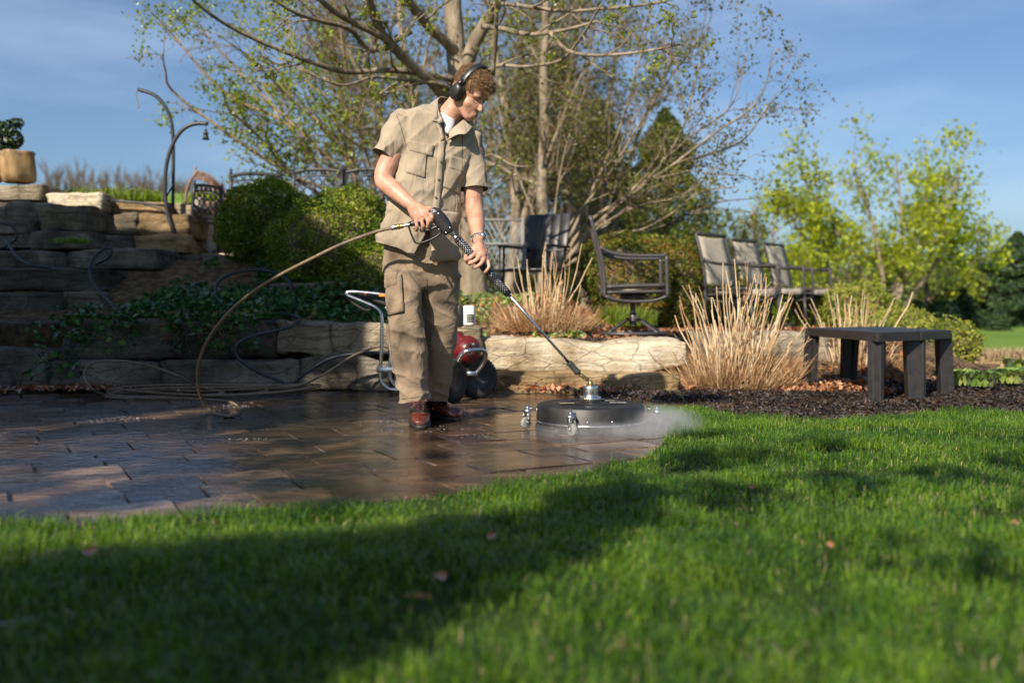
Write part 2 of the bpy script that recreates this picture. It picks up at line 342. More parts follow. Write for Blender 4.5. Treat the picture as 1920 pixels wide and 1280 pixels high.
M['red_paint'] = pm('red_engine_shroud', [(0.06, .005, .006), (.15, .010, .012)], 10, .35, .1, 60, bdist=.002)
M['cream_plastic'] = pm('cream_tank', [(0.62, .61, .54), (.74, .73, .66)], 10, .4, .1, 60, bdist=.002)
M['orange'] = pm('orange_plastic', [(0.75, .22, .02)], 10, .4, 0)
def clothmat(name, cols, stretch, stain=None):
    m, nt, out = new_mat(name); b = N(nt, 'ShaderNodeBsdfPrincipled', Roughness=.9); b.inputs['Specular IOR Level'].default_value = .15; b.inputs['Sheen Weight'].default_value = .12; tc = N(nt, 'ShaderNodeTexCoord')
    def nz(s, d, st=(1, 1, 1), dist=0.0):
        mp = N(nt, 'ShaderNodeMapping'); mp.inputs['Scale'].default_value = st; nt.links.new(tc.outputs['Object'], mp.inputs[0]); n = N(nt, 'ShaderNodeTexNoise', Scale=float(s), Detail=float(d), Roughness=.55, Distortion=dist); nt.links.new(mp.outputs[0], n.inputs['Vector']); return n.outputs['Fac']
    col = ramp(nt, nz(5, 5), [(.3, cols[0]), (.5, cols[1]), (.7, cols[2])])
    for f, lo, hi, k in ((nz(11, 4, (1, 1, .5)), .30, .5, .30), (nz(3.1, 4), .30, .42, .35 if stain else .12)):
        mm = N(nt, 'ShaderNodeMixRGB', blend_type='MULTIPLY', Fac=k); nt.links.new(col, mm.inputs[1]); nt.links.new(ramp(nt, f, [(lo, (.35, .32, .28)), (hi, (1, 1, 1))]), mm.inputs[2]); col = mm.outputs[0]
    nt.links.new(col, b.inputs['Base Color']); w = nz(7.5, 3, stretch, 1.1); ab = N(nt, 'ShaderNodeMath', operation='SUBTRACT'); nt.links.new(w, ab.inputs[0]); ab.inputs[1].default_value = .5; a2 = N(nt, 'ShaderNodeMath', operation='ABSOLUTE'); nt.links.new(ab.outputs[0], a2.inputs[0])
    mr = N(nt, 'ShaderNodeMapRange', interpolation_type='SMOOTHSTEP'); mr.inputs['From Min'].default_value = .0; mr.inputs['From Max'].default_value = .09; nt.links.new(a2.outputs[0], mr.inputs['Value'])
    b1 = N(nt, 'ShaderNodeBump', Strength=.38, Distance=.005); nt.links.new(mr.outputs[0], b1.inputs['Height']); b2 = N(nt, 'ShaderNodeBump', Strength=.35, Distance=.0008); nt.links.new(nz(850, 3), b2.inputs['Height']); nt.links.new(b1.outputs[0], b2.inputs['Normal']); nt.links.new(b2.outputs[0], b.inputs['Normal'])
    nt.links.new(b.outputs[0], out.inputs[0]); return m
M['shirt'] = clothmat('khaki_twill', [(0.27, .218, .16), (.315, .257, .19), (.35, .29, .218)], (1, 1, .35))
M['trouser'] = clothmat('taupe_canvas', [(0.20, .148, .10), (.245, .185, .127), (.28, .215, .15)], (.7, .7, .9), True)
M['stitch'] = pm('dark_thread', [(0.10, .08, .055)], 30, .9, 0, spec=.1)
M['tshirt'] = pm('white_tee', [(0.42, .43, .45), (.52, .52, .54)], 30, .9, .2, 300, bdist=.001, spec=.1)
M['button'] = pm('button', [(0.12, .09, .06)], 30, .4, 0)
M['boot'] = pm('wet_red_leather', [(0.05, .014, .010), (.12, .03, .018), (.19, .055, .032)], 30, .28, .35, 120, bdist=.001, coat=.4)
M['sole'] = pm('boot_sole', [(0.015, .013, .012), (.03, .026, .022)], 30, .6, .2, 90, bdist=.002)
M['lace'] = pm('lace', [(0.02, .016, .013)], 60, .8, 0)
M['tan_cushion'] = pm('tan_sling', [(0.30, .27, .215), (.40, .365, .30)], 12, .85, .4, 300, bdist=.001, spec=.15)
M['bench_wood'] = pm('dark_composite', [(0.012, .011, .011), (.024, .022, .022)], 5, .5, .5, 50, stretch=(6, 1, 6), bdist=.003)
M['wicker'] = pm('wicker', [(0.10, .06, .045), (.26, .17, .13)], 40, .8, .8, 120, bdist=.004)
M['pot'] = pm('glazed_pot', [(0.10, .055, .02), (.27, .17, .075), (.40, .28, .14)], 9, .45, .4, 14, stretch=(1, 1, .4), bdist=.01)
M['ornament'] = pm('grey_cast_stone', [(0.2, .19, .17), (.36, .34, .3)], 14, .9, .6, 60, bdist=.004, spec=.2)
M['siding'] = pm('clapboard', [(0.32, .30, .27), (.4, .38, .34)], 3, .8, .3, 30, spec=.2)
M['roofing'] = pm('shingles', [(0.04, .04, .042), (.09, .085, .08)], 20, .9, .8, 60, bdist=.01)
def skinmat():
    m, nt, out = new_mat('skin'); b = N(nt, 'ShaderNodeBsdfPrincipled', Roughness=.48); tc = N(nt, 'ShaderNodeTexCoord')
    n1 = N(nt, 'ShaderNodeTexNoise', Scale=14.0, Detail=5.0); n2 = N(nt, 'ShaderNodeTexNoise', Scale=400.0, Detail=3.0)
    nt.links.new(tc.outputs['Object'], n1.inputs['Vector']); nt.links.new(tc.outputs['Object'], n2.inputs['Vector'])
    nt.links.new(ramp(nt, n1.outputs['Fac'], [(.3, (.37, .175, .115)), (.55, (.47, .255, .175)), (.75, (.52, .30, .215))]), b.inputs['Base Color'])
    b.inputs['Subsurface Weight'].default_value = .12; b.inputs['Subsurface Radius'].default_value = (.012, .004, .002); b.inputs['Subsurface Scale'].default_value = .6
    b.inputs['Specular IOR Level'].default_value = .4
    bp = N(nt, 'ShaderNodeBump', Strength=.12, Distance=.0006); nt.links.new(n2.outputs['Fac'], bp.inputs['Height']); nt.links.new(bp.outputs[0], b.inputs['Normal'])
    nt.links.new(b.outputs[0], out.inputs[0]); return m
M['skin'] = skinmat()
M['hair'] = pm('brown_hair', [(0.075, .04, .018), (.19, .11, .05), (.36, .23, .12)], 60, .5, .3, 300, bdist=.002, spec=.4)
M['lip'] = pm('lip', [(0.36, .12, .09)], 30, .45, 0)
M['eyewhite'] = pm('eye', [(0.5, .45, .42)], 30, .2, 0)
M['dark_eye'] = pm('iris', [(0.03, .03, .035)], 30, .15, 0)
M['box_leaf'] = leafmat('boxwood_leaf', [(.025, .06, .006), (.09, .15, .012), (.19, .24, .025), (.38, .33, .08)], .3, .03, mixn=3.0)
M['yew_leaf'] = leafmat('yew_leaf', [(.02, .045, .006), (.07, .11, .012), (.17, .16, .025), (.28, .13, .04)], .2, .03, mixn=3.0)
M['gold_leaf'] = leafmat('golden_juniper_leaf', [(.05, .09, .01), (.14, .18, .02), (.28, .29, .045), (.36, .33, .08)], .3, .05, mixn=3.0)
M['ivy_leaf'] = leafmat('ivy_leaf', [(.02, .055, .02), (.04, .11, .035), (.08, .17, .05), (.18, .26, .06)], .15, .025, .5, mixn=5.0)
M['bud_leaf'] = leafmat('young_leaf', [(.10, .15, .012), (.20, .26, .025), (.30, .34, .04)], .45, .05, mixn=1.5)
M['green_leaf'] = leafmat('fresh_leaf', [(.08, .14, .012), (.18, .25, .022), (.29, .35, .045)], .45, .05, mixn=1.5)
M['olive_leaf'] = leafmat('olive_leaf', [(.05, .065, .015), (.11, .12, .025), (.18, .16, .04)], .4, .05, mixn=1.0)
M['bright_leaf'] = leafmat('spring_leaf', [(.15, .20, .010), (.31, .37, .022), (.42, .47, .04)], .5, .05, mixn=.5)
M['pine_leaf'] = leafmat('pine_needles', [(.012, .03, .012), (.03, .06, .02), (.06, .10, .03)], .1, .05, mixn=.6)
M['conifer_leaf'] = leafmat('conifer_needles', [(.035, .055, .01), (.09, .12, .018), (.16, .18, .03)], .2, .05, mixn=.6)
M['hosta_leaf'] = leafmat('hosta_leaf', [(.08, .16, .05), (.20, .30, .06), (.36, .42, .12)], .35, .08, mixn=4)
M['dry_leaf'] = leafmat('dead_leaf', [(.14, .05, .02), (.32, .13, .05), (.46, .20, .08), (.5, .30, .16)], .2, .05, mixn=4)
M['dry_stalk'] = leafmat('dry_stalk', [(.36, .22, .11), (.58, .42, .25), (.74, .60, .41)], .1, .02, mixn=6)
M['dry_skirt'] = leafmat('dry_skirt', [(.20, .10, .045), (.38, .22, .11), (.55, .38, .21)], .1, .02, mixn=6)
M['mulch_chip'] = leafmat('mulch_chip', [(.010, .007, .005), (.035, .022, .015), (.08, .05, .034), (.13, .085, .06)], .0, .05, mixn=6)
M['grass'] = leafmat('grass_blade', [(.016, .055, .004), (.06, .145, .008), (.135, .24, .016), (.26, .36, .05)], .42, .03, .4, mixn=2.6)
M['dry_grass'] = leafmat('dry_grass', [(.24, .17, .09), (.4, .3, .17), (.5, .4, .25)], .2, .05, mixn=2)
M['foam'] = pm('foam', [(0.32, .34, .37), (.45, .47, .5)], 30, .5, 0)

# ------------------------------------------------------------------ ground, terraces, patio
def hgt(x, y):
    x = np.asarray(x, float); y = np.asarray(y, float)
    L = 1 - sstep(x, -1.0, -.35)
    hl = .47 * sstep(y, 7.12, 7.2) + .58 * sstep(y, 7.3, 9.4) + .52 * sstep(y, 9.7, 10.1) * (1 - sstep(x, -3.3, -2.9))
    hr = .33 * sstep(y, 7.42, 7.5) * (1 - sstep(x, 1.0, 1.5)) + .33 * sstep(y, 7.5, 8.9) * sstep(x, 1.0, 1.5)
    hr = hr * (1 - sstep(x - .12 * (y - 8), 3.3, 4.3)) + .34 * sstep(y, 7.6, 9.2) * (1 - sstep(x, .35, 1.1))
    far = 1 - .9 * sstep(y, 15, 24)
    return (L * hl + (1 - L) * hr) * far + .02 * vnoise(np.stack([x * 2, y * 2, 0 * x], -1).reshape(-1, 3), 3).reshape(x.shape)
gm = MB(); gx, gy = np.meshgrid(np.linspace(-700, 700, 60), np.concatenate([np.linspace(-20, 60, 30), np.linspace(70, 1400, 24)]))
gz = -.06 + .0 * gx + 1.6 * vnoise(np.stack([gx * .01, gy * .01, gx * 0], -1).reshape(-1, 3), 5).reshape(gx.shape) * sstep(gy, 60, 200)
V, F = grid(gx, gy, gz); gm.add(V, F); tag(gm.build('ground', M['far_lawn']), kind='structure')

bed = MB(); bx_, by_ = np.meshgrid(np.linspace(-9, 9, 240), np.concatenate([np.linspace(5.0, 9.8, 130), np.linspace(9.85, 26, 60)]))
bz_ = hgt(bx_, by_) + .0 - .12 * (sstep(bx_, 6, 8)) - .1 * sstep(by_, 22, 26)
bz_ = np.where((by_ < 7.15) & (bx_ < .9), -.03, bz_)
V, F = grid(bx_, by_, bz_); bed.add(V, F)
# wooden mulch near, leaf mould further back, mixed in the material by place
def bedmat():
    m, nt, out = new_mat('planting_bed'); b = N(nt, 'ShaderNodeBsdfPrincipled', Roughness=.95); b.inputs['Specular IOR Level'].default_value = .15
    tc = N(nt, 'ShaderNodeTexCoord'); n1 = N(nt, 'ShaderNodeTexNoise', Scale=16.0, Detail=6.0); n3 = N(nt, 'ShaderNodeTexNoise', Scale=1.3, Detail=3.0)
    for n in (n1, n3): nt.links.new(tc.outputs['Object'], n.inputs['Vector'])
    sx = N(nt, 'ShaderNodeSeparateXYZ'); nt.links.new(tc.outputs['Object'], sx.inputs[0])
    ad = N(nt, 'ShaderNodeMath', operation='ADD'); nt.links.new(sx.outputs['Y'], ad.inputs[0]); nt.links.new(n3.outputs['Fac'], ad.inputs[1])
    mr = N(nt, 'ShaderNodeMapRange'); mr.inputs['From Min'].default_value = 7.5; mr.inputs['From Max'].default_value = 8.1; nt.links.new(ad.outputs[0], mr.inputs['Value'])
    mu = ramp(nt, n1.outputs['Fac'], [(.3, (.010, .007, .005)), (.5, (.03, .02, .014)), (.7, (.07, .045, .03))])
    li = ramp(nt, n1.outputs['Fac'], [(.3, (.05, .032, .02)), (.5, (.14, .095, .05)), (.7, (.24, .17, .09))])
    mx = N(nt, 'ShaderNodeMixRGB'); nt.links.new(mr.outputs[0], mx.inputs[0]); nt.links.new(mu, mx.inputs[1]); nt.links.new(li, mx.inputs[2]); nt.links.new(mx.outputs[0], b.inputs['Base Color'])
    n2 = N(nt, 'ShaderNodeTexNoise', Scale=60.0, Detail=6.0); nt.links.new(tc.outputs['Object'], n2.inputs['Vector'])
    bp = N(nt, 'ShaderNodeBump', Strength=1, Distance=.03); nt.links.new(n2.outputs['Fac'], bp.inputs['Height']); nt.links.new(bp.outputs[0], b.inputs['Normal'])
    nt.links.new(b.outputs[0], out.inputs[0]); return m
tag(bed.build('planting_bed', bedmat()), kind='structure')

# patio of stamped stone pavers, running at an angle to the view
def patiomat():
    m, nt, out = new_mat('wet_pavers'); b = N(nt, 'ShaderNodeBsdfPrincipled'); at = N(nt, 'ShaderNodeAttribute', attribute_name='rnd'); tc = N(nt, 'ShaderNodeTexCoord')
    def nz(s, d=5, st=None, w=None):
        n = N(nt, 'ShaderNodeTexNoise', Scale=float(s), Detail=float(d), Roughness=.6)
        if st:
            mp = N(nt, 'ShaderNodeMapping'); mp.inputs['Scale'].default_value = st; mp.inputs['Rotation'].default_value = (0, 0, -.5); nt.links.new(tc.outputs['Object'], mp.inputs[0]); nt.links.new(mp.outputs[0], n.inputs['Vector'])
        else: nt.links.new(tc.outputs['Object'], n.inputs['Vector'])
        return n.outputs['Fac']
    n1 = nz(7, 7); big = nz(1.1, 4); fine = nz(90, 4); dirt = nz(3.2, 6, (1, 2.4, 1))
    ma = N(nt, 'ShaderNodeMath', operation='MULTIPLY_ADD'); nt.links.new(n1, ma.inputs[0]); ma.inputs[1].default_value = .8
    nt.links.new(at.outputs['Fac'], ma.inputs[2])
    col = ramp(nt, ma.outputs[0], [(.35, (.07, .045, .028)), (.7, (.21, .135, .078)), (1.0, (.36, .245, .15)), (1.0, (.36, .245, .15))])
    dk = ramp(nt, dirt, [(.42, (.22, .2, .2)), (.60, (1, 1, 1))])
    mm = N(nt, 'ShaderNodeMixRGB', blend_type='MULTIPLY', Fac=.85); nt.links.new(col, mm.inputs[1]); nt.links.new(dk, mm.inputs[2]); nt.links.new(mm.outputs[0], b.inputs['Base Color'])
    wet = ramp(nt, big, [(.44, (.04,) * 3), (.60, (.36,) * 3)])
    nt.links.new(wet, b.inputs['Roughness']); b.inputs['Specular IOR Level'].default_value = .5
    sxp = N(nt, 'ShaderNodeSeparateXYZ'); nt.links.new(tc.outputs['Object'], sxp.inputs[0]); wx = N(nt, 'ShaderNodeMath', operation='MULTIPLY_ADD'); nt.links.new(big, wx.inputs[0]); wx.inputs[1].default_value = 1.2; nt.links.new(sxp.outputs['X'], wx.inputs[2]); mw = N(nt, 'ShaderNodeMapRange'); mw.inputs['From Min'].default_value = -.5; mw.inputs['From Max'].default_value = .4; mw.inputs['To Min'].default_value = 1.0; mw.inputs['To Max'].default_value = .45; nt.links.new(wx.outputs[0], mw.inputs['Value']); nt.links.new(mw.outputs[0], b.inputs['Coat Weight']); b.inputs['Coat Roughness'].default_value = .06; b.inputs['Coat IOR'].default_value = 1.45
    ad = N(nt, 'ShaderNodeMath', operation='MULTIPLY_ADD'); nt.links.new(fine, ad.inputs[0]); ad.inputs[1].default_value = .3; nt.links.new(n1, ad.inputs[2])
    bp = N(nt, 'ShaderNodeBump', Strength=.45, Distance=.006); nt.links.new(ad.outputs[0], bp.inputs['Height']); nt.links.new(bp.outputs[0], b.inputs['Normal'])
    rip = nz(13, 3, (1, 2.2, 1)); b2 = N(nt, 'ShaderNodeBump', Strength=.9, Distance=.016); nt.links.new(rip, b2.inputs['Height']); nt.links.new(b2.outputs[0], b.inputs['Coat Normal'])
    nt.links.new(b.outputs[0], out.inputs[0]); return m
th = math.radians(29); A_ = np.array([math.sin(th), -math.cos(th)]); B_ = np.array([math.cos(th), math.sin(th)])
Vs, Fs, Rs = [], [], []; k = 0
for ia in range(-34, 22):
    w = [.21, .24, .30][ia % 3]; a0 = (ia // 3) * .75 + [0, .21, .45][ia % 3]
    b0 = -6 + rng.uniform(0, .4)
    while b0 < 8:
        l = rng.choice([.30, .38, .46, .24]); c = A_ * (a0 + w / 2) + B_ * (b0 + l / 2) + np.array([0, 5.0])
        if -4.6 < c[0] < 2.2 and 1.6 < c[1] < 7.6 and not (c[0] > 1.5 and c[1] > 5.5):
            tz = rng.normal(0, .0012); ta, tb = rng.normal(0, .006, 2) + np.array([-.062, .033]) * float(sstep(-c[0], .2, 1.0)) * float(1 - sstep(c[1], 4.4, 5.6)); e_ = 0; e, g = .005, .005
            q = []
            for inset, zz in ((g, -.012), (e + g, 0)):
                for sa, sb in ((-1, -1), (-1, 1), (1, 1), (1, -1)):
                    da, db = sa * (w / 2 - inset), sb * (l / 2 - inset); xy = c + A_ * da + B_ * db
                    q.append([xy[0], xy[1], zz + tz + da * ta + db * tb])
            q = np.array(q); q[:, :2] += rng.normal(0, .0015, (8, 2))
            Vs.append(q); Rs += [rng.uniform(-.3, .36)] * 8
            Fs += [[k + 4, k + 7, k + 6, k + 5]] + [[k + i, k + 4 + i, k + 4 + (i + 1) % 4, k + (i + 1) % 4] for i in range(4)]; k += 8
        b0 += l
pb = MB(); pb.add(np.concatenate(Vs), Fs, 0, np.array(Rs))
X, Y = np.meshgrid(np.linspace(-5, 2.4, 2), np.linspace(1.5, 7.7, 2)); V, F = grid(X, Y, X * 0 - .0125); pb.add(V, F, 1)
M['joint'] = pm('wet_joint_sand', [(.012, .01, .009), (.04, .03, .022)], 30, .35, .6, 80, bdist=.004)
tag(pb.build('patio', [patiomat(), M['joint']], smooth=False), kind='structure')
# soap foam and drops left on the wet pavers
fm = MB(); cnt = 0
while cnt < 1300:
    p = np.array([rng.uniform(-3, -.1), rng.uniform(4.4, 6.2)]); n_ = fbm([[p[0] * 2.2 - p[1], p[1] * 6, 0]], 4, 3)[0]
    if n_ > .02 + rng.uniform(0, .25):
        r = rng.uniform(.0008, .0022) * (2.2 if rng.random() < .03 else 1); V, F = ellip((p[0], p[1], .001), (r * rng.uniform(1, 2.8), r, r * .2), n=7, m=5); fm.add(V, F); cnt += 1
tag(fm.build('foam', M['foam']), kind='stuff')

# ------------------------------------------------------------------ lawn
edge = [(-400, 985), (0, 985), (100, 992), (300, 978), (600, 957), (760, 942), (900, 924), (1000, 903), (1130, 884), (1200, 868), (1235, 845), (1255, 812), (1262, 792), (1222, 776),
        (1212, 767), (1330, 768), (1400, 787), (1560, 795), (1700, 784), (1800, 776), (1920, 776), (2400, 772)]
poly = np.array([G(u, v)[:2] for u, v in edge]); lawn_poly = np.vstack([poly, [[6.5, -.5], [-3.4, -.5]]])
def inside(p, poly):
    x, y = p[:, 0], p[:, 1]; r = np.zeros(len(p), bool); j = len(poly) - 1
    for i in range(len(poly)):
        xi, yi = poly[i]; xj, yj = poly[j]; c = ((yi > y) != (yj > y)) & (x < (xj - xi) * (y - yi) / (yj - yi + 1e-12) + xi); r ^= c; j = i
    return r
def lz(x, y): return .012 + .012 * vnoise(np.stack([x * 1.7, y * 1.7, 0 * x], -1), 8)
bm = bmesh.new(); vs = [bm.verts.new((x, y, .006)) for x, y in lawn_poly]; f = bm.faces.new(vs); ex = bmesh.ops.extrude_face_region(bm, geom=[f])
me = bpy.data.meshes.new('lawn'); bmesh.ops.recalc_face_normals(bm, faces=bm.faces)
for v in [g for g in ex['geom'] if isinstance(g, bmesh.types.BMVert)]: v.co.z = -.05
bm.to_mesh(me); bm.free(); me.materials.append(M['turf']); lo = bpy.data.objects.new('lawn', me); scene.collection.objects.link(lo); tag(lo, kind='structure')
def blades(P2, h, w, name, mat, z0=None, lean=1.0):
    n = len(P2); az = rng.uniform(0, 2 * np.pi, n); d = np.stack([np.cos(az), np.sin(az), 0 * az], 1); sd = np.stack([-np.sin(az + rng.normal(0, .5, n)), np.cos(az), 0 * az], 1)
    base = np.column_stack([P2, z0 if z0 is not None else lz(P2[:, 0], P2[:, 1]) - .004]); ln = rng.beta(1.6, 2.2, n) * lean * 1.8; h = h[:, None]; w = w[:, None]; ln = ln[:, None]; zz = np.array([[0, 0, 1.]])
    p1 = base + h * (.45 * zz + .12 * ln * d); p2 = base + h * (.8 * (1 - .15 * ln) * zz + .45 * ln * d); p3 = base + h * ((1 - .45 * ln) * zz + .95 * ln * d)
    V = np.stack([base - sd * w / 2, base + sd * w / 2, p1 - sd * w * .48, p1 + sd * w * .48, p2 - sd * w * .32, p2 + sd * w * .32, p3], 1).reshape(-1, 3)
    i = (np.arange(n) * 7)[:, None]; Q = np.concatenate([i + np.array([[0, 1, 3, 2]]), i + np.array([[2, 3, 5, 4]])]); T = i + np.array([[4, 5, 6]])
    r = np.repeat(np.clip(rng.beta(1.5, 2.0, n), 0, 1), 7); b = MB(); b.add(V, [Q, T], 0, r); return b.build(name, mat)
pts = []
for (y0, y1, dens) in ((.95, 2.2, 15000), (2.2, 3.6, 19000), (3.6, 5.9, 18000)):
    xw = .56 * y1 + .6; n = int(dens * 2 * xw * (y1 - y0)); q = np.column_stack([rng.uniform(-xw, xw, n), rng.uniform(y0, y1, n)])
    q = q[np.abs(q[:, 0]) < .56 * q[:, 1] + .6]; pts.append(q)
q = np.concatenate(pts); q = q[inside(q, lawn_poly)]
cl = fbm(np.column_stack([q * 5, q[:, 0] * 0]), 21, 3); q = q[rng.random(len(q)) < .72 + .9 * cl]; cl = fbm(np.column_stack([q * 5, q[:, 0] * 0]), 21, 3); c2 = vnoise(np.column_stack([q * 14, q[:, 0] * 0]), 22)
h = .036 * (1 + .75 * cl + .35 * c2) * rng.uniform(.45, 1.35, len(q)); w = rng.uniform(.0016, .0030, len(q))
tall = rng.random(len(q)) < .006; h[tall] *= 1.7
tag(blades(q, h, w, 'grass', M['grass']), kind='stuff')
qd = q[rng.random(len(q)) < .055]; tag(blades(qd, rng.uniform(.012, .040, len(qd)), rng.uniform(.0012, .0026, len(qd)), 'dead_thatch', M['dry_grass'], lean=1.1), kind='stuff')
# dead leaves lying in the lawn
def dry_leaf(c, s, label, rz):
    s = s * .62; c = np.array(c) - [0, 0, .012]
    b = MB(); n = 9; t = np.linspace(0, 1, n); wd = np.sin(t * np.pi) ** .8 * (1 + .25 * np.sin(t * 26)); X = np.stack([-wd * .38, 0 * wd, wd * .38], 1); Y = np.repeat(t[:, None], 3, 1) - .5
    Z = np.stack([wd * .16, 0 * wd, wd * .2], 1) + .25 * (Y ** 2); V, F = grid(X, Y, Z); V = (V * s) @ rotz(rz).T @ Matrix.Rotation(.5, 3, 'X').transposed(); b.add(np.asarray(V) + np.asarray(c), F, 0, .42)
    tag(b.build('fallen_leaf', M['dry_leaf'], origin=c), label, 'dead leaf', 'dead leaves lying in the lawn')
for u, v, s, rz, lb in ((828, 1108, .05, .4, 'bright orange dead leaf standing in the dark near grass'), (1903, 1003, .045, 2.2, 'orange dead leaf in the grass at the right border of the picture'),
                        (170, 1060, .07, 1.1, 'dark red brown dead leaf in the shaded grass at far left'), (922, 1028, .05, 2.6, 'small rust coloured leaf in the shaded middle of the lawn'),
                        (1555, 1045, .035, .2, 'tiny brown leaf in the sunlit grass right of centre'), (1410, 930, .035, 1.8, 'tiny brown leaf on the lawn just past the wet paving')):
    dry_leaf(G(u, v + 6) + np.array([0, 0, .05]), s, lb, rz)

# ------------------------------------------------------------------ mulch and leaf litter
n = 42000; q = np.column_stack([rng.uniform(.4, 6.2, n), rng.uniform(5.0, 9.0, n)]); q = q[(~inside(q, lawn_poly)) & (q[:, 0] < .6 * q[:, 1] + .3) & (q[:, 1] > 5.2 + .9 * (q[:, 0] < 1.1)) & (q[:, 1] < 8.2)]
C = np.column_stack([q, hgt(q[:, 0], q[:, 1]) + .003 + rng.uniform(0, .016, len(q))]); V, F = leaves(C, .034, .3, up=1.2, fold=.6); b = MB(); b.add(V, F, 0, np.repeat(rng.beta(1.4, 3.2, len(C)), 4))
tag(b.build('mulch', M['mulch_chip']), kind='stuff')
def litter(name, n, xr, yr, fn, size, mat, zoff=.008, thick=.03, up=1.5, aspect=.6):
    q = np.column_stack([rng.uniform(*xr, n), rng.uniform(*yr, n)]); q = q[fn(q)]; C = np.column_stack([q, hgt(q[:, 0], q[:, 1]) + zoff + rng.uniform(0, thick, len(q))])
    V, F = leaves(C, size, aspect, up=up, fold=.8); b = MB(); b.add(V, F, 0, np.repeat(rng.random(len(C)), 4)); return tag(b.build(name, mat), kind='stuff')
litter('leaf_litter', 5200, (-.3, 2.6), (6.2, 7.7), lambda q: (fbm(np.column_stack([q * 3, q[:, 0] * 0]), 4, 3) + .35 - 1.3 * np.abs(q[:, 1] - 6.85 - .25 * sstep(q[:, 0], .9, 1.6)) > .0) & (q[:, 1] > 6.2 + .35 * (q[:, 0] < .6)), .045, M['dry_leaf'], zoff=.015)
litter('leaf_litter', 5000, (-1.0, 3.4), (7.5, 10.5), lambda q: rng.random(len(q)) < .8, .05, M['dry_leaf'])
litter('ground_cover', 5200, (-1.0, .75), (7.4, 9.2), lambda q: fbm(np.column_stack([q * 2.6, q[:, 0] * 0]), 14, 3) > -.05 + .25 * (q[:, 0] > .2), .042, M['hosta_leaf'], thick=.06, up=.8)
litter('leaf_litter', 1500, (-4.4, -2.2), (6.6, 7.1), lambda q: rng.random(len(q)) < .9, .04, M['dry_leaf'], zoff=.02)

# ------------------------------------------------------------------ stone walls, steps and boulders
def span(u0, u1, v0, v1, d, depth):
    a, b_ = P(u0, v1, d), P(u1, v0, d); return ((a[0] + b_[0]) / 2, d + depth / 2, (a[2] + b_[2]) / 2), (b_[0] - a[0], depth, b_[2] - a[2])
def stones(name, lst, label, cat, base):
    t = thing(name, base, label, cat)
    for i, (u0, u1, v0, v1, d, dep, m) in enumerate(lst):
        c, s = span(u0, u1, v0, v1, d, dep); b = MB(); s = (s[0] * .985, s[1], s[2] * .94); V, F = rock(c, s, 31 + i * 7 + len(lst), rotz(rng.normal(0, .035)), rnd=.09 + .06 * rng.random(), amp=.034 if s[2] > .12 else .018, strata=.7); b.add(V, F); b.build('stone_block', M[m], t)
    return t
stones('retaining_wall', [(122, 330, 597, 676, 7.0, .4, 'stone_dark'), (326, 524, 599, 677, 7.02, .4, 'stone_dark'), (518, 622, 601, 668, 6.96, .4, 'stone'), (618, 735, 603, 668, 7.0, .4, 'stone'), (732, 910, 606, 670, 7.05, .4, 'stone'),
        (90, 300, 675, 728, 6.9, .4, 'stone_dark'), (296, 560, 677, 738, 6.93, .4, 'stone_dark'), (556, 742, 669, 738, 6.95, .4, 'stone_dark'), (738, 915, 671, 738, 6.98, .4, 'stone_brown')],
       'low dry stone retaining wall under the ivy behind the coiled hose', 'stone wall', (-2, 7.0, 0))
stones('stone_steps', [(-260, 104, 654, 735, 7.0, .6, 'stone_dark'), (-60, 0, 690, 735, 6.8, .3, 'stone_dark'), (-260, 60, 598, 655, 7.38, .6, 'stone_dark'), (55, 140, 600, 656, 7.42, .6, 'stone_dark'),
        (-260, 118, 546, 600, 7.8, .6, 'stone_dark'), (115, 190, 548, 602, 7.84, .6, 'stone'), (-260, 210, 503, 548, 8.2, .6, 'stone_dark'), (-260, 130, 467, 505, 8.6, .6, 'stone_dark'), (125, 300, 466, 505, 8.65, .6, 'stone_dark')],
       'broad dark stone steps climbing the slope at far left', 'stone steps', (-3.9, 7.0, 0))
stones('rock_wall', [(-120, 78, 344, 378, 9.3, .7, 'stone'), (84, 192, 361, 400, 9.3, .6, 'stone_pale'), (-120, 14, 376, 412, 9.1, .6, 'stone_dark'), (10, 78, 376, 420, 9.05, .6, 'stone_dark'), (74, 164, 378, 436, 9.0, .6, 'stone'),
        (-120, 60, 410, 440, 8.95, .6, 'stone_dark'), (56, 172, 432, 470, 8.9, .6, 'stone_dark'), (-120, 60, 438, 470, 8.9, .6, 'stone_dark'), (184, 320, 378, 402, 9.5, .6, 'stone_brown'), (316, 362, 382, 404, 9.6, .6, 'stone_pale'),
        (176, 262, 400, 444, 9.4, .6, 'stone'), (258, 352, 402, 444, 9.42, .6, 'stone_brown'), (168, 246, 440, 472, 9.2, .6, 'stone_dark'), (243, 350, 441, 476, 9.3, .6, 'stone_brown')],
       'stacked rock wall below the glazed pot on the upper terrace', 'rock wall', (-4, 9.3, .9))
stones('terrace_kerb', [(262, 420, 476, 492, 9.0, .5, 'stone_dark'), (380, 520, 477, 500, 8.9, .4, 'stone_dark')], 'flat kerb stones where the ivy meets the upper terrace', 'kerb stones', (-2.8, 9, .9))
# paved strip catching sun on the upper terrace
pv = MB(); c, s = span(350, 560, 474, 480, 9.6, 1.2); V, F = box((c[0], c[1] + .2, 1.075), (s[0], 1.3, .06), None, .01); pv.add(V, F); tag(pv.build('terrace_paving', M['stone_pale']), kind='structure')
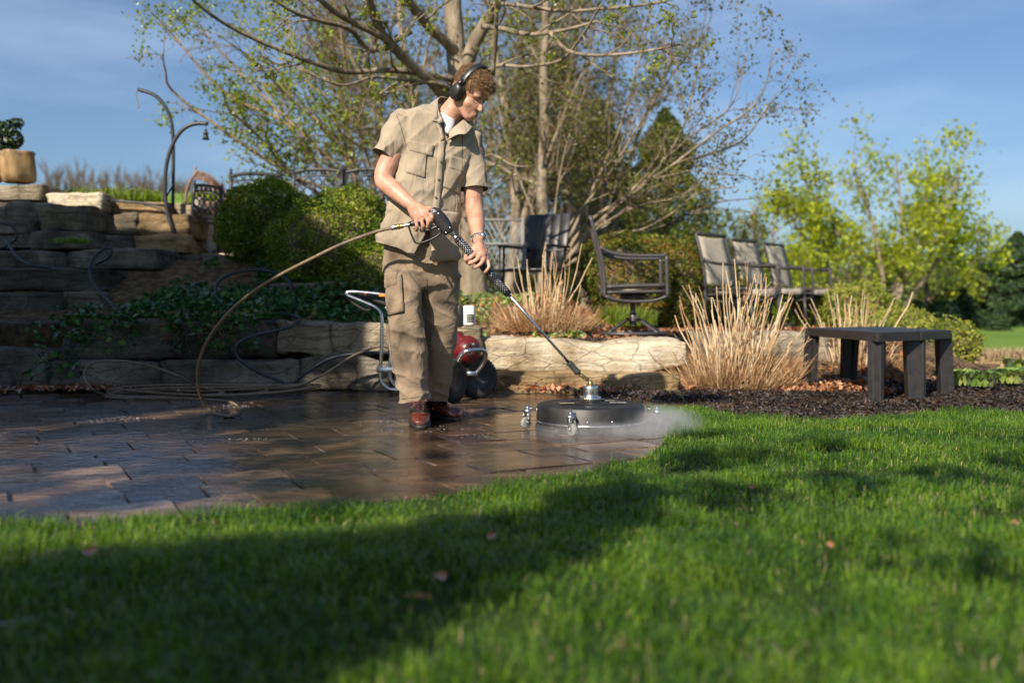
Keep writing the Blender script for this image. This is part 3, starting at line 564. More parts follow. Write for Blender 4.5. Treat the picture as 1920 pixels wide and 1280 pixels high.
# large sunlit boulder and its footing
c, s = span(893, 1292, 637, 706, 7.12, .62); V, F = rock((0, 0, 0), s, 77, amp=.03, rnd=.16, cuts=22, strata=.5)
tt = np.clip((V[:, 0] / s[0] + .5), 0, 1); V[:, 2] = np.where(V[:, 2] < 0, V[:, 2] * (1 - .55 * sstep(tt, .74, 1.0) - .30 * (1 - sstep(tt, .0, .28)) ), V[:, 2]); V[:, 2] += .012 * np.sin(tt * 7)
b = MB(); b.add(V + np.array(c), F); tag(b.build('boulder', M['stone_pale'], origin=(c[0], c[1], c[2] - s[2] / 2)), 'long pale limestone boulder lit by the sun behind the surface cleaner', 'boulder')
c, s = span(885, 1275, 702, 748, 6.85, .7); V, F = rock((0, 0, 0), s, 41, amp=.022, cuts=18, rnd=.12); b = MB(); b.add(V + np.array(c), F)
tag(b.build('stone_slab', M['stone_brown'], origin=(c[0], c[1], 0)), 'brown sandstone slab under the pale boulder, edged with dead leaves', 'stone slab')
c, s = span(505, 626, 530, 575, 8.1, .4); V, F = rock((0, 0, 0), s, 51, amp=.03); b = MB(); b.add(V + np.array(c), F)
tag(b.build('garden_rock', M['stone'], origin=c), 'grey rock half buried in ivy under the clipped shrubs', 'rock')
c, s = span(1300, 1560, 622, 700, 8.15, .5); V, F = rock((0, 0, 0), s, 57, amp=.03, cuts=14); b = MB(); b.add(V + np.array(c), F)
tag(b.build('garden_rock', M['stone'], origin=c), 'long grey rock hidden behind the dry stalks under the sling chairs', 'rock')

# ------------------------------------------------------------------ shrubs, ivy and dry perennials
def shell_leaves(c, r, n, size, seed, lump=.16, aspect=.55, zmin=-1, inner=.8, freq=3.0, tips=0):
    g = np.random.default_rng(seed); d = nrm(g.normal(size=(int(n * 1.3), 3))); d = d[d[:, 2] > zmin][:n]
    k = 1 + lump * fbm(d * freq + seed, seed, 3) * 1.3 + .05 * vnoise(d * 13 + seed, seed + 1); k = k * (1 - (1 - inner) * g.random(len(d)) ** 2.2) + tips * np.maximum(0, g.normal(0, 1, len(d)))
    C = np.asarray(c) + d * k[:, None] * np.asarray(r); V, F = leaves(C, size, aspect, r=g); return V, F, np.repeat(np.clip(g.beta(2, 2, len(d)), 0, 1), 4)
def bush(name, parts, n, size, mat, label, cat, group=None, lump=.16, base=None, tips=.01, core=.74, aspect=.55, freq=3.0, inner=.8):
    c0 = parts[0][0]; base = base if base is not None else (c0[0], c0[1], c0[2] - parts[0][1][2]); t = thing(name, base, label, cat, group); f = MB(); k = MB()
    tot = sum(r[0] * r[2] for _, r in parts)
    for i, (c, r) in enumerate(parts):
        V, F, R = shell_leaves(c, r, int(n * r[0] * r[2] / tot), size, 91 + i * 13 + int(abs(c[0]) * 10), lump, aspect, tips=tips, freq=freq, inner=inner); f.add(V, F, 0, R)
        V, F = ellip(c, np.array(r) * core, n=20, m=14); k.add(V + .05 * r[0] * fbm(V * 3, 5, 2)[:, None], F)
    f.build('foliage', mat, t); k.build('dark_core', M['bark_dark'], t); return t  # solid dark core standing for the shaded inside, blocks sight through the leaves
def at(u, v, d, ru, rv, rd=None):
    s = d / F_PX; return (tuple(P(u, v, d)), (ru * s, (rd if rd else ru) * s, rv * s))
bush('boxwood_shrub', [at(505, 424, 9.0, 90, 84)], 22000, .03, M['box_leaf'], 'dark clipped round boxwood at the left of the trio, in shade', 'shrub', 'clipped boxwoods on the slope', lump=.17)
bush('boxwood_shrub', [at(614, 466, 8.5, 108, 104), at(690, 520, 8.3, 70, 70)], 30000, .028, M['box_leaf'], 'front boxwood ball with a shadow edge crossing it', 'shrub', 'clipped boxwoods on the slope', lump=.17)
bush('boxwood_shrub', [at(655, 436, 9.3, 88, 84), at(740, 470, 9.4, 60, 60)], 24000, .03, M['box_leaf'], 'sunlit yellow green boxwood just left of the man', 'shrub', 'clipped boxwoods on the slope', lump=.17)
bush('yew_hedge', [at(1180, 530, 10.6, 85, 92), at(1262, 545, 10.9, 75, 100), at(1140, 500, 11.2, 60, 60), at(1335, 560, 11.6, 70, 75)], 42000, .035, M['yew_leaf'], 'clipped yew hedge with rusty tips behind the swivel chair', 'hedge', lump=.14)
bush('golden_shrub', [at(1190, 478, 11.4, 95, 42)], 12000, .035, M['gold_leaf'], 'golden yellow shrub top above the yew hedge', 'shrub', lump=.14)
bush('golden_juniper', [at(1605, 585, 12.2, 78, 52), at(1545, 580, 12.6, 60, 48)], 16000, .045, M['gold_leaf'], 'golden mounded juniper right behind the sling chairs', 'shrub', 'golden junipers', lump=.2, tips=.05)
bush('golden_juniper', [at(1762, 648, 9.6, 70, 52), at(1690, 625, 10.2, 75, 48), at(1630, 640, 10, 60, 45)], 22000, .034, M['gold_leaf'], 'low golden juniper spreading behind the dark bench', 'shrub', 'golden junipers', lump=.2, tips=.05)
# ivy over the left slope and hanging over the wall
n = 15000; q = np.column_stack([rng.uniform(-3.5, -.75, n), rng.uniform(7.05, 9.4, n)]); gl = fbm(np.column_stack([q * 1.6, q[:, 0] * 0]), 31, 3)
keep = (gl > -.28) & (q[:, 0] > -3.1 + .28 * (q[:, 1] - 7) - .3 * (q[:, 1] < 7.5)) & ((q[:, 0] < -1.35) | (q[:, 1] < 8.1)); q = q[keep]; gl = gl[keep]
C = np.column_stack([q, hgt(q[:, 0], q[:, 1]) + .03 + (.10 + .16 * np.clip(gl, 0, 1)) * rng.random(len(q))]); 
m2 = 700; hx = rng.uniform(-3.1, -1.6, m2); hang = rng.random(m2) ** 2.4 * .26 * (vnoise(np.column_stack([hx * 4, hx * 0, hx * 0]), 3) > .05); C2 = np.column_stack([hx, 6.93 - .05 * rng.random(m2), .53 - hang])
m3 = 110; C3 = np.column_stack([rng.uniform(-3.35, -2.95, m3), 6.9 - .15 * rng.random(m3), .1 + .38 * rng.random(m3)]); C = np.vstack([C, C2, C3])
V, F = leaves(C, .050, .85, up=.9, fold=.5); b = MB(); b.add(V, F, 0, np.repeat(rng.beta(1.6, 2.6, len(C)), 4)); tag(b.build('ivy', M['ivy_leaf']), kind='stuff')
b = MB()      # dead runners hanging over the wall
for i in range(26):
    x = rng.uniform(-3.0, -1.3); p0 = np.array([x, 6.95, .56]); K = 7; st = rng.normal(0, .045, (K, 3)); st[:, 1] = rng.uniform(-.02, .0, K); st[:, 2] = -rng.uniform(.01, .05, K); V, F = tube(np.cumsum(np.vstack([p0, st]), 0), [.004, .0015], 5, smooth=3); b.add(V, F, 0, rng.random())
tag(b.build('ivy_runners', M['twig']), kind='stuff')
def tuft(c, r, h, n, mat, name, label, cat, group=None, up=.55, w=.006):
    g = rng; a = g.uniform(0, 2 * np.pi, n); rr = r * np.sqrt(g.random(n)); q = np.column_stack([c[0] + np.cos(a) * rr, c[1] + np.sin(a) * rr * .7])
    o = blades(q, h * g.uniform(.5, 1.1, n), np.full(n, w), name, mat, z0=np.full(n, c[2]), lean=up); o['label'] = label; o['category'] = cat
    if group: o['group'] = group
    return o
tuft(P(135, 456, 8.7), .15, .06, 420, M['green_leaf'], 'grass_tuft', 'small bright grass tuft on the dark rock wall', 'grass tuft')
tuft(P(1160, 610, 9.6), .22, .22, 900, M['green_leaf'], 'grass_tuft', 'green grass tuft behind the swivel chair', 'grass tuft')
tuft(P(1195, 610, 9.9), .2, .2, 700, M['green_leaf'], 'grass_tuft', 'green grass tuft close to the swivel chair post', 'grass tuft')
tuft(P(1860, 688, 10.4), .38, .22, 2600, M['dry_grass'], 'dry_grass_clump', 'low tan dry grass clump beyond the hostas', 'dry grass', w=.008)
tuft(P(1930, 690, 9.0), .25, .2, 1000, M['dry_grass'], 'dry_grass_clump', 'tan dry grass clump at the right border of the bed', 'dry grass', w=.008)
def hosta(c, r, n, label):
    b = MB(); g = rng
    for i in range(n):
        a = g.uniform(0, 2 * np.pi); rr = r * math.sqrt(g.random()); base = np.array([c[0] + math.cos(a) * rr, c[1] + math.sin(a) * rr * .7, c[2]]); L = g.uniform(.06, .11); t = np.linspace(0, 1, 6); o = np.array([math.cos(a), math.sin(a), 0]) * .7
        mid = base + o * L * (t ** 1.5)[:, None] + np.array([0, 0, 1]) * (L * np.sin(t * 1.9))[:, None]; sd = np.array([-o[1], o[0], 0]) / .7; w = .03 * np.sin(t * 2.7 + .25)
        X = np.stack([mid - sd * w[:, None] + [0, 0, .008], mid, mid + sd * w[:, None] + [0, 0, .008]], 1); V, F = grid(X[:, :, 0], X[:, :, 1], X[:, :, 2]); b.add(V, F, 0, g.random())
    tag(b.build('hosta', M['hosta_leaf'], origin=c), label, 'plant', 'young hostas in the mulch')
hosta(G(1795, 722, .03), .13, 70, 'blue green young hosta next to the bench legs'); hosta(G(1838, 724, .03), .10, 60, 'yellow edged young hosta right of the blue green one')
hosta(G(1893, 718, .03), .12, 60, 'bright yellow hosta at the right border of the mulch'); hosta(G(1925, 695, .03), .18, 60, 'grey green hosta farther back at the right border')
def stalk_clump(c, R, H, n, label, fluff=700, spread=.44, name='dry_stalk_clump'):
    """last year's stems fanning out of one crown, with a skirt of shorter broken stems"""
    g = rng; t = thing(name, c, label, 'dry plant', 'clumps of dry hydrangea stalks'); K = 7
    def batch(n, H0, H1, r0, sp, rad):
        a = g.uniform(0, 2 * np.pi, n); rr = rad * np.sqrt(g.random(n)); base = np.column_stack([c[0] + np.cos(a) * rr, c[1] + np.sin(a) * rr * .6, np.full(n, c[2])])
        tilt = (rr / rad) * sp * g.uniform(.5, 1.2, n); d = np.column_stack([np.cos(a) * np.sin(tilt), np.sin(a) * np.sin(tilt), np.cos(tilt)]); d = nrm(d + g.normal(0, .15, (n, 3))); L = g.uniform(H0, H1, n)
        s = np.linspace(0, 1, K)[None, :, None]; kink = np.cumsum(g.normal(0, .036, (n, K, 3)), 1) * L[:, None, None] * .55; Pp = base[:, None] + d[:, None] * s * L[:, None, None] + kink * s
        Rr = r0 * g.uniform(.6, 1.3, n)[:, None] * np.linspace(1.15, .55, K)[None] * (1 + .25 * g.random((n, K))); V, F = btube(Pp, Rr, 5); return V, F, np.repeat(g.random(n), K * 5)
    b = MB(); V, F, R_ = batch(n, H * .35, H * 1.12, .0043, spread, R * .45); b.add(V, F, 0, R_); V, F, R_ = batch(n // 2, H * .3, H * .6, .0044, spread * 1.5, R * .8); b.add(V, F, 0, R_)
    b.build('stalks', M['dry_stalk'], t)
    b = MB(); V, F, R_ = batch(fluff, H * .08, H * .38, .0016, spread * 1.7, R * 1.0); b.add(V, F, 0, R_); b.build('broken_stems', M['dry_skirt'], t)
stalk_clump(tuple(P(1022, 620, 7.9)), .36, .66, 62, 'dry tan stalk clump between the man and the swivel chair', 1100)
stalk_clump(tuple(P(1375, 728, 7.15) + np.array([0, 0, 0])), .42, .80, 120, 'largest dry stalk clump, left of the dark bench', 1500)
stalk_clump(tuple(P(1600, 705, 8.2)), .36, .64, 58, 'dry stalk clump growing behind the dark bench', 900)

# ------------------------------------------------------------------ trees
def grow(mains, levels, seed, leaf_at=1):
    """side branches from given limbs; returns per-level paths and twig nodes for leaves"""
    g = np.random.default_rng(seed); cur = []
    for pts, r0, r1 in mains:
        p = smooth_path(pts, 5); cur.append((p, np.linspace(r0, r1, len(p))))
    out = []; nodes = []
    for li, L in enumerate(levels):
        paths, rads = [], []; K = L.get('k', 5)
        for p, r in cur:
            sl = np.linalg.norm(np.diff(p, axis=0), axis=1); tot = sl.sum(); n = g.poisson(L['dens'] * tot) if L['dens'] * tot < 60 else int(L['dens'] * tot)
            if n == 0: continue
            cum = np.concatenate([[0], np.cumsum(sl)]) / tot; t = g.uniform(L.get('t0', .2), 1, n)
            for tt in t:
                i = min(np.searchsorted(cum, tt) - 1, len(p) - 2); i = max(i, 0); f = (tt - cum[i]) / (cum[i + 1] - cum[i] + 1e-9); pos = p[i] * (1 - f) + p[i + 1] * f; T = nrm(p[i + 1] - p[i]); rr = r[i] * (1 - f) + r[i + 1] * f
                q = g.normal(size=3); q -= T * np.dot(q, T); q = nrm(q); a = L['ang'] * g.uniform(.6, 1.3); d = nrm(T * math.cos(a) + q * math.sin(a) + np.array(L.get('bias', (0, 0, 0)))); ln = L['len'] * g.uniform(.4, 1.2) * (1 - .45 * tt)
                pp = [pos]
                for s in range(K - 1): d = nrm(d + g.normal(0, L.get('wig', .16), 3) + np.array([0, 0, L.get('up', 0)])); pp.append(pp[-1] + d * ln / (K - 1))
                paths.append(pp); r_ = min(rr * .62, L['r']); rads.append(np.linspace(r_, max(r_ * .35, L.get('rmin', .0015)), K))
        if not paths: break
        paths = np.array(paths); rads = np.array(rads); out.append((paths, rads)); cur = [(paths[i], rads[i]) for i in range(len(paths))]
        if li >= len(levels) - leaf_at: nodes.append(paths[:, 1:].reshape(-1, 3))
    return out, (np.concatenate(nodes) if nodes else np.zeros((0, 3)))
def tree(name, mains, levels, seed, base, label, bark, leafm=None, per=2, lsize=.03, spread=.04, group=None, aspect=.6, clip=None, n=10, cat='tree', thin=1.0, twigm='twig'):
    t = thing(name, base, label, cat, group); g = np.random.default_rng(seed + 5); b = MB()
    for pts, r0, r1 in mains:
        V, F = tube(pts, [r0, r1], n, smooth=6); V = V + (.10 * min(r0, .12)) * fbm(V * 14, seed, 3)[:, None]; b.add(V, F)
    out, nodes = grow(mains, levels, seed)
    for i, (p, r) in enumerate(out[:1]): V, F = btube(p, r, 6); b.add(V, F)
    b.build('trunk', M[bark], t); c = MB(); mats = [M[twigm]] + ([M[leafm]] if leafm else [])
    for i, (p, r) in enumerate(out[1:]): V, F = btube(p, r, 4 if i == 0 else 3); c.add(V, F, 0)
    if leafm:
        nd = nodes[g.random(len(nodes)) < thin]; C = np.repeat(nd, per, 0); C = C + g.normal(0, spread, C.shape); 
        if clip is not None: C = C[clip(C)]
        V, F = leaves(C, lsize, aspect, r=g); c.add(V, F, 1, np.repeat(g.random(len(C)), 4))
    if c.V: c.build('crown', mats, t)
    return t
def px(lst, d0, d1): 
    n = len(lst); return np.array([P(u, v, d0 + (d1 - d0) * i / max(1, n - 1)) for i, (u, v) in enumerate(lst)])
s9 = 9 / F_PX
# front tree behind the man: pale trunk, spurred branches just coming into leaf
A = [(px([(893, 590), (888, 555), (884, 480), (878, 380), (868, 260), (860, 160), (852, 60), (846, -60), (840, -200)], 9.2, 9.0), 30 * s9, 13 * s9),
     (px([(866, 150), (890, 80), (925, 20), (960, -50), (1000, -140)], 9.0, 8.6), 14 * s9, 8 * s9),
     (px([(866, 225), (820, 165), (770, 120), (718, 65), (692, 0), (680, -80)], 9.0, 7.6), 11 * s9, 6 * s9),
     (px([(852, 95), (800, 45), (765, 0), (740, -50)], 9.0, 8.2), 10 * s9, 6 * s9),
     (px([(850, 150), (800, 140), (735, 132), (650, 135), (600, 122), (520, 92), (440, 55), (385, 20), (330, -30)], 9.0, 7.2), 6 * s9, 2 * s9),
     (px([(770, 60), (700, 95), (655, 55), (600, 40), (545, 20), (480, -25)], 8.6, 7.4), 5 * s9, 2.2 * s9),
     (px([(718, 70), (640, 30), (600, 0), (560, -30)], 8.0, 7.2), 6 * s9, 3 * s9),
     (px([(862, 190), (830, 160), (760, 150), (700, 145), (640, 160), (560, 130)], 8.9, 7.8), 4 * s9, 1.5 * s9),
     (px([(905, 50), (940, 54), (990, 65), (1040, 60), (1070, 54), (1120, 40)], 8.7, 7.6), 5 * s9, 2 * s9),
     (px([(1032, 62), (1066, 96), (1128, 104), (1212, 96), (1278, 83)], 7.7, 7.0), 3.5 * s9, 1.2 * s9),
     (px([(920, 20), (945, 8), (1053, 21), (1128, 17), (1220, 8), (1290, -10)], 8.6, 7.2), 4 * s9, 1.6 * s9),
     (px([(924, 140), (930, 62), (932, 0), (936, -50)], 8.4, 7.8), 4 * s9, 3 * s9),
     (px([(880, 200), (920, 129), (987, 125), (1053, 112), (1095, 62), (1128, 8)], 8.9, 7.2), 3.5 * s9, 1.4 * s9),
     (px([(880, 330), (916, 291), (962, 310), (990, 312)], 9.1, 7.8), 3 * s9, 1 * s9),
     (px([(870, 300), (820, 260), (760, 262), (700, 240), (640, 250)], 9.1, 8.2), 3 * s9, 1 * s9)]
tree('spur_branched_tree', A, [dict(dens=3.6, len=.8, ang=.9, r=.011, wig=.22, t0=.12, k=7, bias=(0, -.05, .05)), dict(dens=9, len=.34, ang=.85, r=.0045, wig=.28, k=5), dict(dens=16, len=.045, ang=1.0, r=.0035, k=3)], 3,
     tuple(P(893, 590, 9.2)), 'pale barked tree right behind the man, its knobbly branches budding overhead', 'bark', 'bud_leaf', per=2, lsize=.034, spread=.016, n=14, thin=.85)
# left fan of stems behind the boxwoods
s11 = 11.5 / F_PX
Cst = [[(700, 440), (640, 370), (541, 325), (422, 247), (325, 172), (310, 131), (304, 100)], [(700, 440), (600, 365), (541, 325), (497, 269), (454, 228), (426, 200), (416, 160)],
       [(705, 440), (597, 312), (535, 231), (441, 187), (379, 131), (316, 56), (280, 20)], [(710, 440), (629, 319), (566, 250), (488, 175), (426, 109), (350, 30)],
       [(712, 440), (660, 312), (613, 187), (579, 156), (535, 62), (500, 0)], [(715, 440), (650, 300), (597, 234), (535, 175), (470, 110), (400, 60)],
       [(720, 440), (690, 300), (655, 180), (640, 60), (620, -40)], [(725, 440), (710, 300), (700, 160), (705, 40), (700, -40)], [(730, 440), (745, 330), (770, 220), (800, 100), (820, -20)],
       [(715, 440), (672, 340), (630, 262), (580, 210), (510, 120), (450, 40)], [(722, 440), (700, 340), (668, 240), (600, 120), (560, 20)]]
tree('multi_stem_tree', [(px(l, 11.8, 10.2 + .35 * (i % 5)), (4.6 - .2 * i) * s11, 1.0 * s11) for i, l in enumerate(Cst)],
     [dict(dens=3.6, len=.95, ang=.6, r=.010, wig=.14, t0=.25, k=6, bias=(-.12, 0, .03)), dict(dens=8, len=.45, ang=.7, r=.004, wig=.2, k=5, up=-.06), dict(dens=11, len=.16, ang=.8, r=.002, k=3, up=-.12)], 11,
     tuple(P(715, 445, 11.8)), 'many stemmed tree fanning up to the left behind the boxwoods, thick with small green leaves', 'bark_tan', 'green_leaf', per=4, lsize=.048, spread=.06, n=8, thin=.9,
     clip=lambda C: fbm(C * 1.5, 6, 3) > -.2 + .2 * sstep(C[:, 0], -2.6, -1.2))
# right fan of stems
Dst = [[(1050, 500), (1120, 420), (1190, 360), (1260, 310), (1340, 250), (1420, 190), (1455, 90)], [(1045, 500), (1100, 420), (1170, 370), (1230, 320), (1280, 240), (1310, 130), (1335, 20)],
       [(1040, 500), (1090, 400), (1150, 270), (1175, 200), (1205, 90), (1225, 0)], [(1055, 500), (1150, 410), (1240, 335), (1300, 300), (1390, 265), (1440, 200), (1480, 160)],
       [(1060, 500), (1120, 455), (1190, 440), (1245, 422), (1300, 398), (1355, 378), (1420, 372)], [(1060, 500), (1150, 440), (1205, 430), (1260, 400), (1310, 362), (1380, 350)],
       [(1040, 500), (1070, 420), (1140, 330), (1210, 215), (1290, 100), (1330, 50)], [(1048, 500), (1110, 440), (1180, 360), (1290, 260), (1370, 200), (1400, 100)],
       [(1035, 500), (1040, 400), (1060, 280), (1100, 160), (1120, 60)], [(1030, 500), (1000, 400), (960, 300), (935, 200), (930, 100)], [(1050, 500), (1125, 425), (1200, 385), (1270, 370), (1340, 330), (1400, 330)]]
tree('multi_stem_tree', [(px(l, 11.6, 10.0 + .4 * (i % 5)), (4.2 - .2 * i) * s11, .8 * s11) for i, l in enumerate(Dst)],
     [dict(dens=3.2, len=1.0, ang=.6, r=.010, wig=.16, t0=.25, k=6, bias=(.05, 0, .05)), dict(dens=7.5, len=.45, ang=.7, r=.004, wig=.2, k=5, up=-.08), dict(dens=10, len=.16, ang=.8, r=.002, k=3, up=-.15)], 12,
     tuple(P(1045, 505, 11.6)), 'many stemmed tree arching to the right over the chairs, with sparse olive leaves', 'bark', 'olive_leaf', per=4, lsize=.044, spread=.06, n=8, thin=.8)
# single straight tree further back, and bare trees filling the grove
tree('bare_tree', [(px([(1022, 600), (1020, 450), (1016, 350), (1022, 250), (1020, 130), (1026, -20)], 14, 14), .105, .05)], [dict(dens=3, len=1.5, ang=.8, r=.03, t0=.35, wig=.16, k=6, up=.05), dict(dens=4, len=.6, ang=.8, r=.008, k=5), dict(dens=4, len=.2, ang=.8, r=.003, k=3)], 21,
     tuple(P(1022, 600, 14)), 'straight brown trunk rising left of the arching tree', 'bark', 'olive_leaf', per=1, lsize=.05, spread=.05, thin=.6, group='bare trees of the grove')
GR = [(940, 16.5, 'slim bare tree just right of the pale trunk'), (1085, 18, 'bare grove tree whose stem shows through the arching branches'), (985, 20, 'distant bare tree between the two nearest trunks'), (770, 17, 'bare tree glimpsed left of the man behind his shoulder'),
      (1150, 22, 'thin bare tree left of the dark conifer'), (900, 23, 'farthest bare tree behind the pale trunk'), (640, 18, 'bare tree behind the left fan of stems'), (1060, 26, 'twiggy brown tree deepest in the grove')]
for i, (u, d, lb) in enumerate(GR):
    H = 6.5; b0 = P(u, 600, d); b0[2] = .2; pts = np.array([b0 + np.array([.25 * math.sin(i * 2.1 + k), .1 * k, H * k / 5]) for k in range(6)])
    tree('bare_tree', [(pts, .10, .03), (pts[1:] + np.linspace(0, 1, 5)[:, None] * np.array([[1.3 * (-1) ** i, 0, -.3]]), .06, .02)],
         [dict(dens=5, len=1.7, ang=.7, r=.018, t0=.15, wig=.18, k=5, up=.08), dict(dens=6, len=.8, ang=.7, r=.007, k=4, up=.05), dict(dens=7, len=.35, ang=.7, r=.004, k=3)], 40 + i, tuple(b0), lb, 'bark', 'olive_leaf', per=4, lsize=.07, spread=.14, thin=.8, group='bare trees of the grove')
def conifer(name, u, vbase, vtop, d, wpx, label, mat='conifer_leaf', n=9000, size=.16, seed=1, group=None, skirt=.1):
    g = np.random.default_rng(seed); base = P(u, vbase, d); top = P(u, vtop, d); H = top[2] - base[2]; R = wpx * d / F_PX / 2; t = thing(name, tuple(base), label, 'conifer', group)
    b = MB(); V, F = tube([base, base + [0, 0, H * .5], top], [R * .1, R * .02], 8); b.add(V, F); b.build('trunk', M['bark_dark'], t)
    hh = g.random(n) ** 1.25; a = g.uniform(0, 2 * np.pi, n); tier = 1 + .22 * np.sin(hh * 40 + 2 * np.sin(a * 3 + seed)); rr = R * (1 - hh) ** .72 * tier * (.35 + .65 * g.random(n) ** .4) * (1 + .5 * vnoise(np.column_stack([np.cos(a) * 2, np.sin(a) * 2, hh * 7]), seed))
    C = base + np.column_stack([np.cos(a) * rr, np.sin(a) * rr, H * (skirt + (1 - skirt) * hh) - .12 * rr]); V, F = leaves(C, size, .3, r=g); b = MB(); b.add(V, F, 0, np.repeat(g.random(n), 4)); b.build('crown', M[mat], t); return t
conifer('spruce_tree', 1245, 640, 205, 20, 290, 'tall dark conifer behind the arching tree', n=22000, size=.14, seed=2)
conifer('spruce_tree', 1120, 640, 185, 24, 240, 'broad olive conifer half hidden by the grove stems', n=20000, size=.17, seed=3)
conifer('small_spruce', 1806, 612, 540, 27, 62, 'small grey green conifer standing on the far lawn', 'pine_leaf', 4200, .10, 4, skirt=.0)
conifer('small_spruce', 1871, 622, 572, 25, 44, 'smallest dark conifer on the far lawn, near the right border', 'pine_leaf', 3000, .09, 5, skirt=.0)
# tall bright tree at right
s26 = 24 / F_PX
R_ = [[(1660, 620), (1640, 560), (1600, 480), (1560, 420), (1510, 340), (1500, 300)], [(1660, 620), (1655, 520), (1640, 430), (1610, 350), (1600, 290)], [(1662, 620), (1680, 530), (1720, 440), (1740, 350), (1735, 280)],
      [(1664, 620), (1700, 520), (1750, 430), (1790, 360), (1800, 310)], [(1640, 600), (1580, 540), (1530, 480), (1490, 420), (1475, 380)], [(1680, 600), (1750, 500), (1800, 450), (1850, 430)], [(1660, 600), (1600, 560), (1560, 520), (1520, 500)], [(1665, 610), (1690, 500), (1690, 400), (1680, 300)]]
tree('spring_tree', [(px(l, 24, 23 + (i % 3)), 5.5 * s26, 1.2 * s26) for i, l in enumerate(R_)], [dict(dens=3.0, len=1.15, ang=.85, r=.02, t0=.25, wig=.18, k=5, up=.05), dict(dens=4.5, len=.7, ang=.8, r=.010, k=4), dict(dens=5.5, len=.3, ang=.8, r=.005, k=3)], 61, tuple(P(1660, 620, 24)),
     'wide tree in bright yellow green spring leaf beyond the bench', 'bark', 'bright_leaf', per=11, lsize=.12, spread=.19, n=8, thin=1, clip=lambda C: fbm(C * .9, 8, 3) > -.2)
tree('bare_tree', [(px([(1432, 620), (1425, 520), (1415, 440), (1410, 385)], 40, 40), .14, .04), (px([(1428, 560), (1445, 480), (1452, 410)], 40, 40), .1, .03)], [dict(dens=3, len=1.6, ang=.7, r=.05, t0=.3, wig=.15, k=5, up=.1), dict(dens=3, len=.8, ang=.6, r=.02, k=4), dict(dens=3, len=.4, ang=.6, r=.01, k=3)], 71,
     tuple(P(1432, 620, 40)), 'pale bare tree against the sky above the sling chairs', 'bark')
conifer('pine_tree', 1905, 625, 438, 30, 200, 'dark rounded pine at the right border', 'pine_leaf', 20000, .22, 8, skirt=.06)
# mixed woodland edge: each a tree of its own
W = [(1385, 505, 32, 75, 110, 'olive_leaf', 'brownish budding tree behind the first sling chair'), (1330, 540, 28, 60, 70, 'olive_leaf', 'olive tree seen through the first sling chair'), (1470, 545, 30, 60, 75, 'green_leaf', 'green tree behind the far arms of the chairs'),
     (1545, 540, 34, 70, 80, 'green_leaf', 'green tree under the left side of the bright tree'), (1620, 560, 28, 65, 65, 'conifer_leaf', 'dark green tree under the bright tree crown'), (1700, 545, 33, 75, 80, 'green_leaf', 'green tree under the right side of the bright tree'),
     (1765, 560, 30, 60, 60, 'conifer_leaf', 'dark bushy tree left of the small conifer'), (1830, 545, 38, 60, 62, 'olive_leaf', 'olive brown tree between the small conifer and the pine'), (1735, 595, 26, 55, 30, 'pine_leaf', 'low dark thicket right behind the golden juniper'),
     (1885, 560, 44, 80, 70, 'conifer_leaf', 'woodland tree behind the pine'), (1000, 520, 30, 120, 110, 'olive_leaf', 'brown thicket low behind the dark slat chair'), (1290, 520, 30, 90, 100, 'conifer_leaf', 'green thicket at the foot of the tall conifer'),
     (800, 500, 28, 130, 120, 'olive_leaf', 'brown thicket behind the man and the boxwoods'), (1130, 560, 30, 110, 80, 'conifer_leaf', 'dark thicket under the arching stems')]
for i, (u, v, d, ru, rv, m, lb) in enumerate(W):
    c, r = at(u, v, d, ru, rv); g = np.random.default_rng(200 + i); pr = [(c, r)]
    for k in range(4): pr.append((tuple(np.array(c) + np.array([g.uniform(-.7, .7) * r[0], g.uniform(-.4, .4) * r[0], g.uniform(-.5, .5) * r[2]])), tuple(np.array(r) * g.uniform(.45, .65))))
    t = thing('woodland_tree', (c[0], c[1], -.1), lb, 'tree', 'trees of the woodland edge'); f = MB(); tot = 9000
    for k, (cc, rr) in enumerate(pr):
        V, F, R = shell_leaves(cc, rr, int(tot * (.42 if k == 0 else .15)), .15 * d / 30, 300 + i * 7 + k, .3, inner=.35, freq=2.2, tips=.05); f.add(V, F, 0, R)
    f.build('crown', M[m], t); b = MB(); V, F = tube([(c[0], c[1], -.1), (c[0] + .1, c[1], c[2] * .6), (c[0], c[1], c[2] + r[2] * .5)], [.16, .05], 7); b.add(V, F)
    for k in range(6):
        a = g.uniform(0, 6.28); V, F = tube([(c[0], c[1], c[2] * .5 + .2 * k), (c[0] + math.cos(a) * r[0] * .6, c[1] + math.sin(a) * r[0] * .6, c[2] + r[2] * g.uniform(-.2, .7))], [.07, .02], 5); b.add(V, F)
    b.build('trunk', M['bark_dark'], t)
M['far_twig'] = pm('far_twig', [(.10, .08, .07), (.16, .13, .11)], 3, .9, 0, spec=.1)
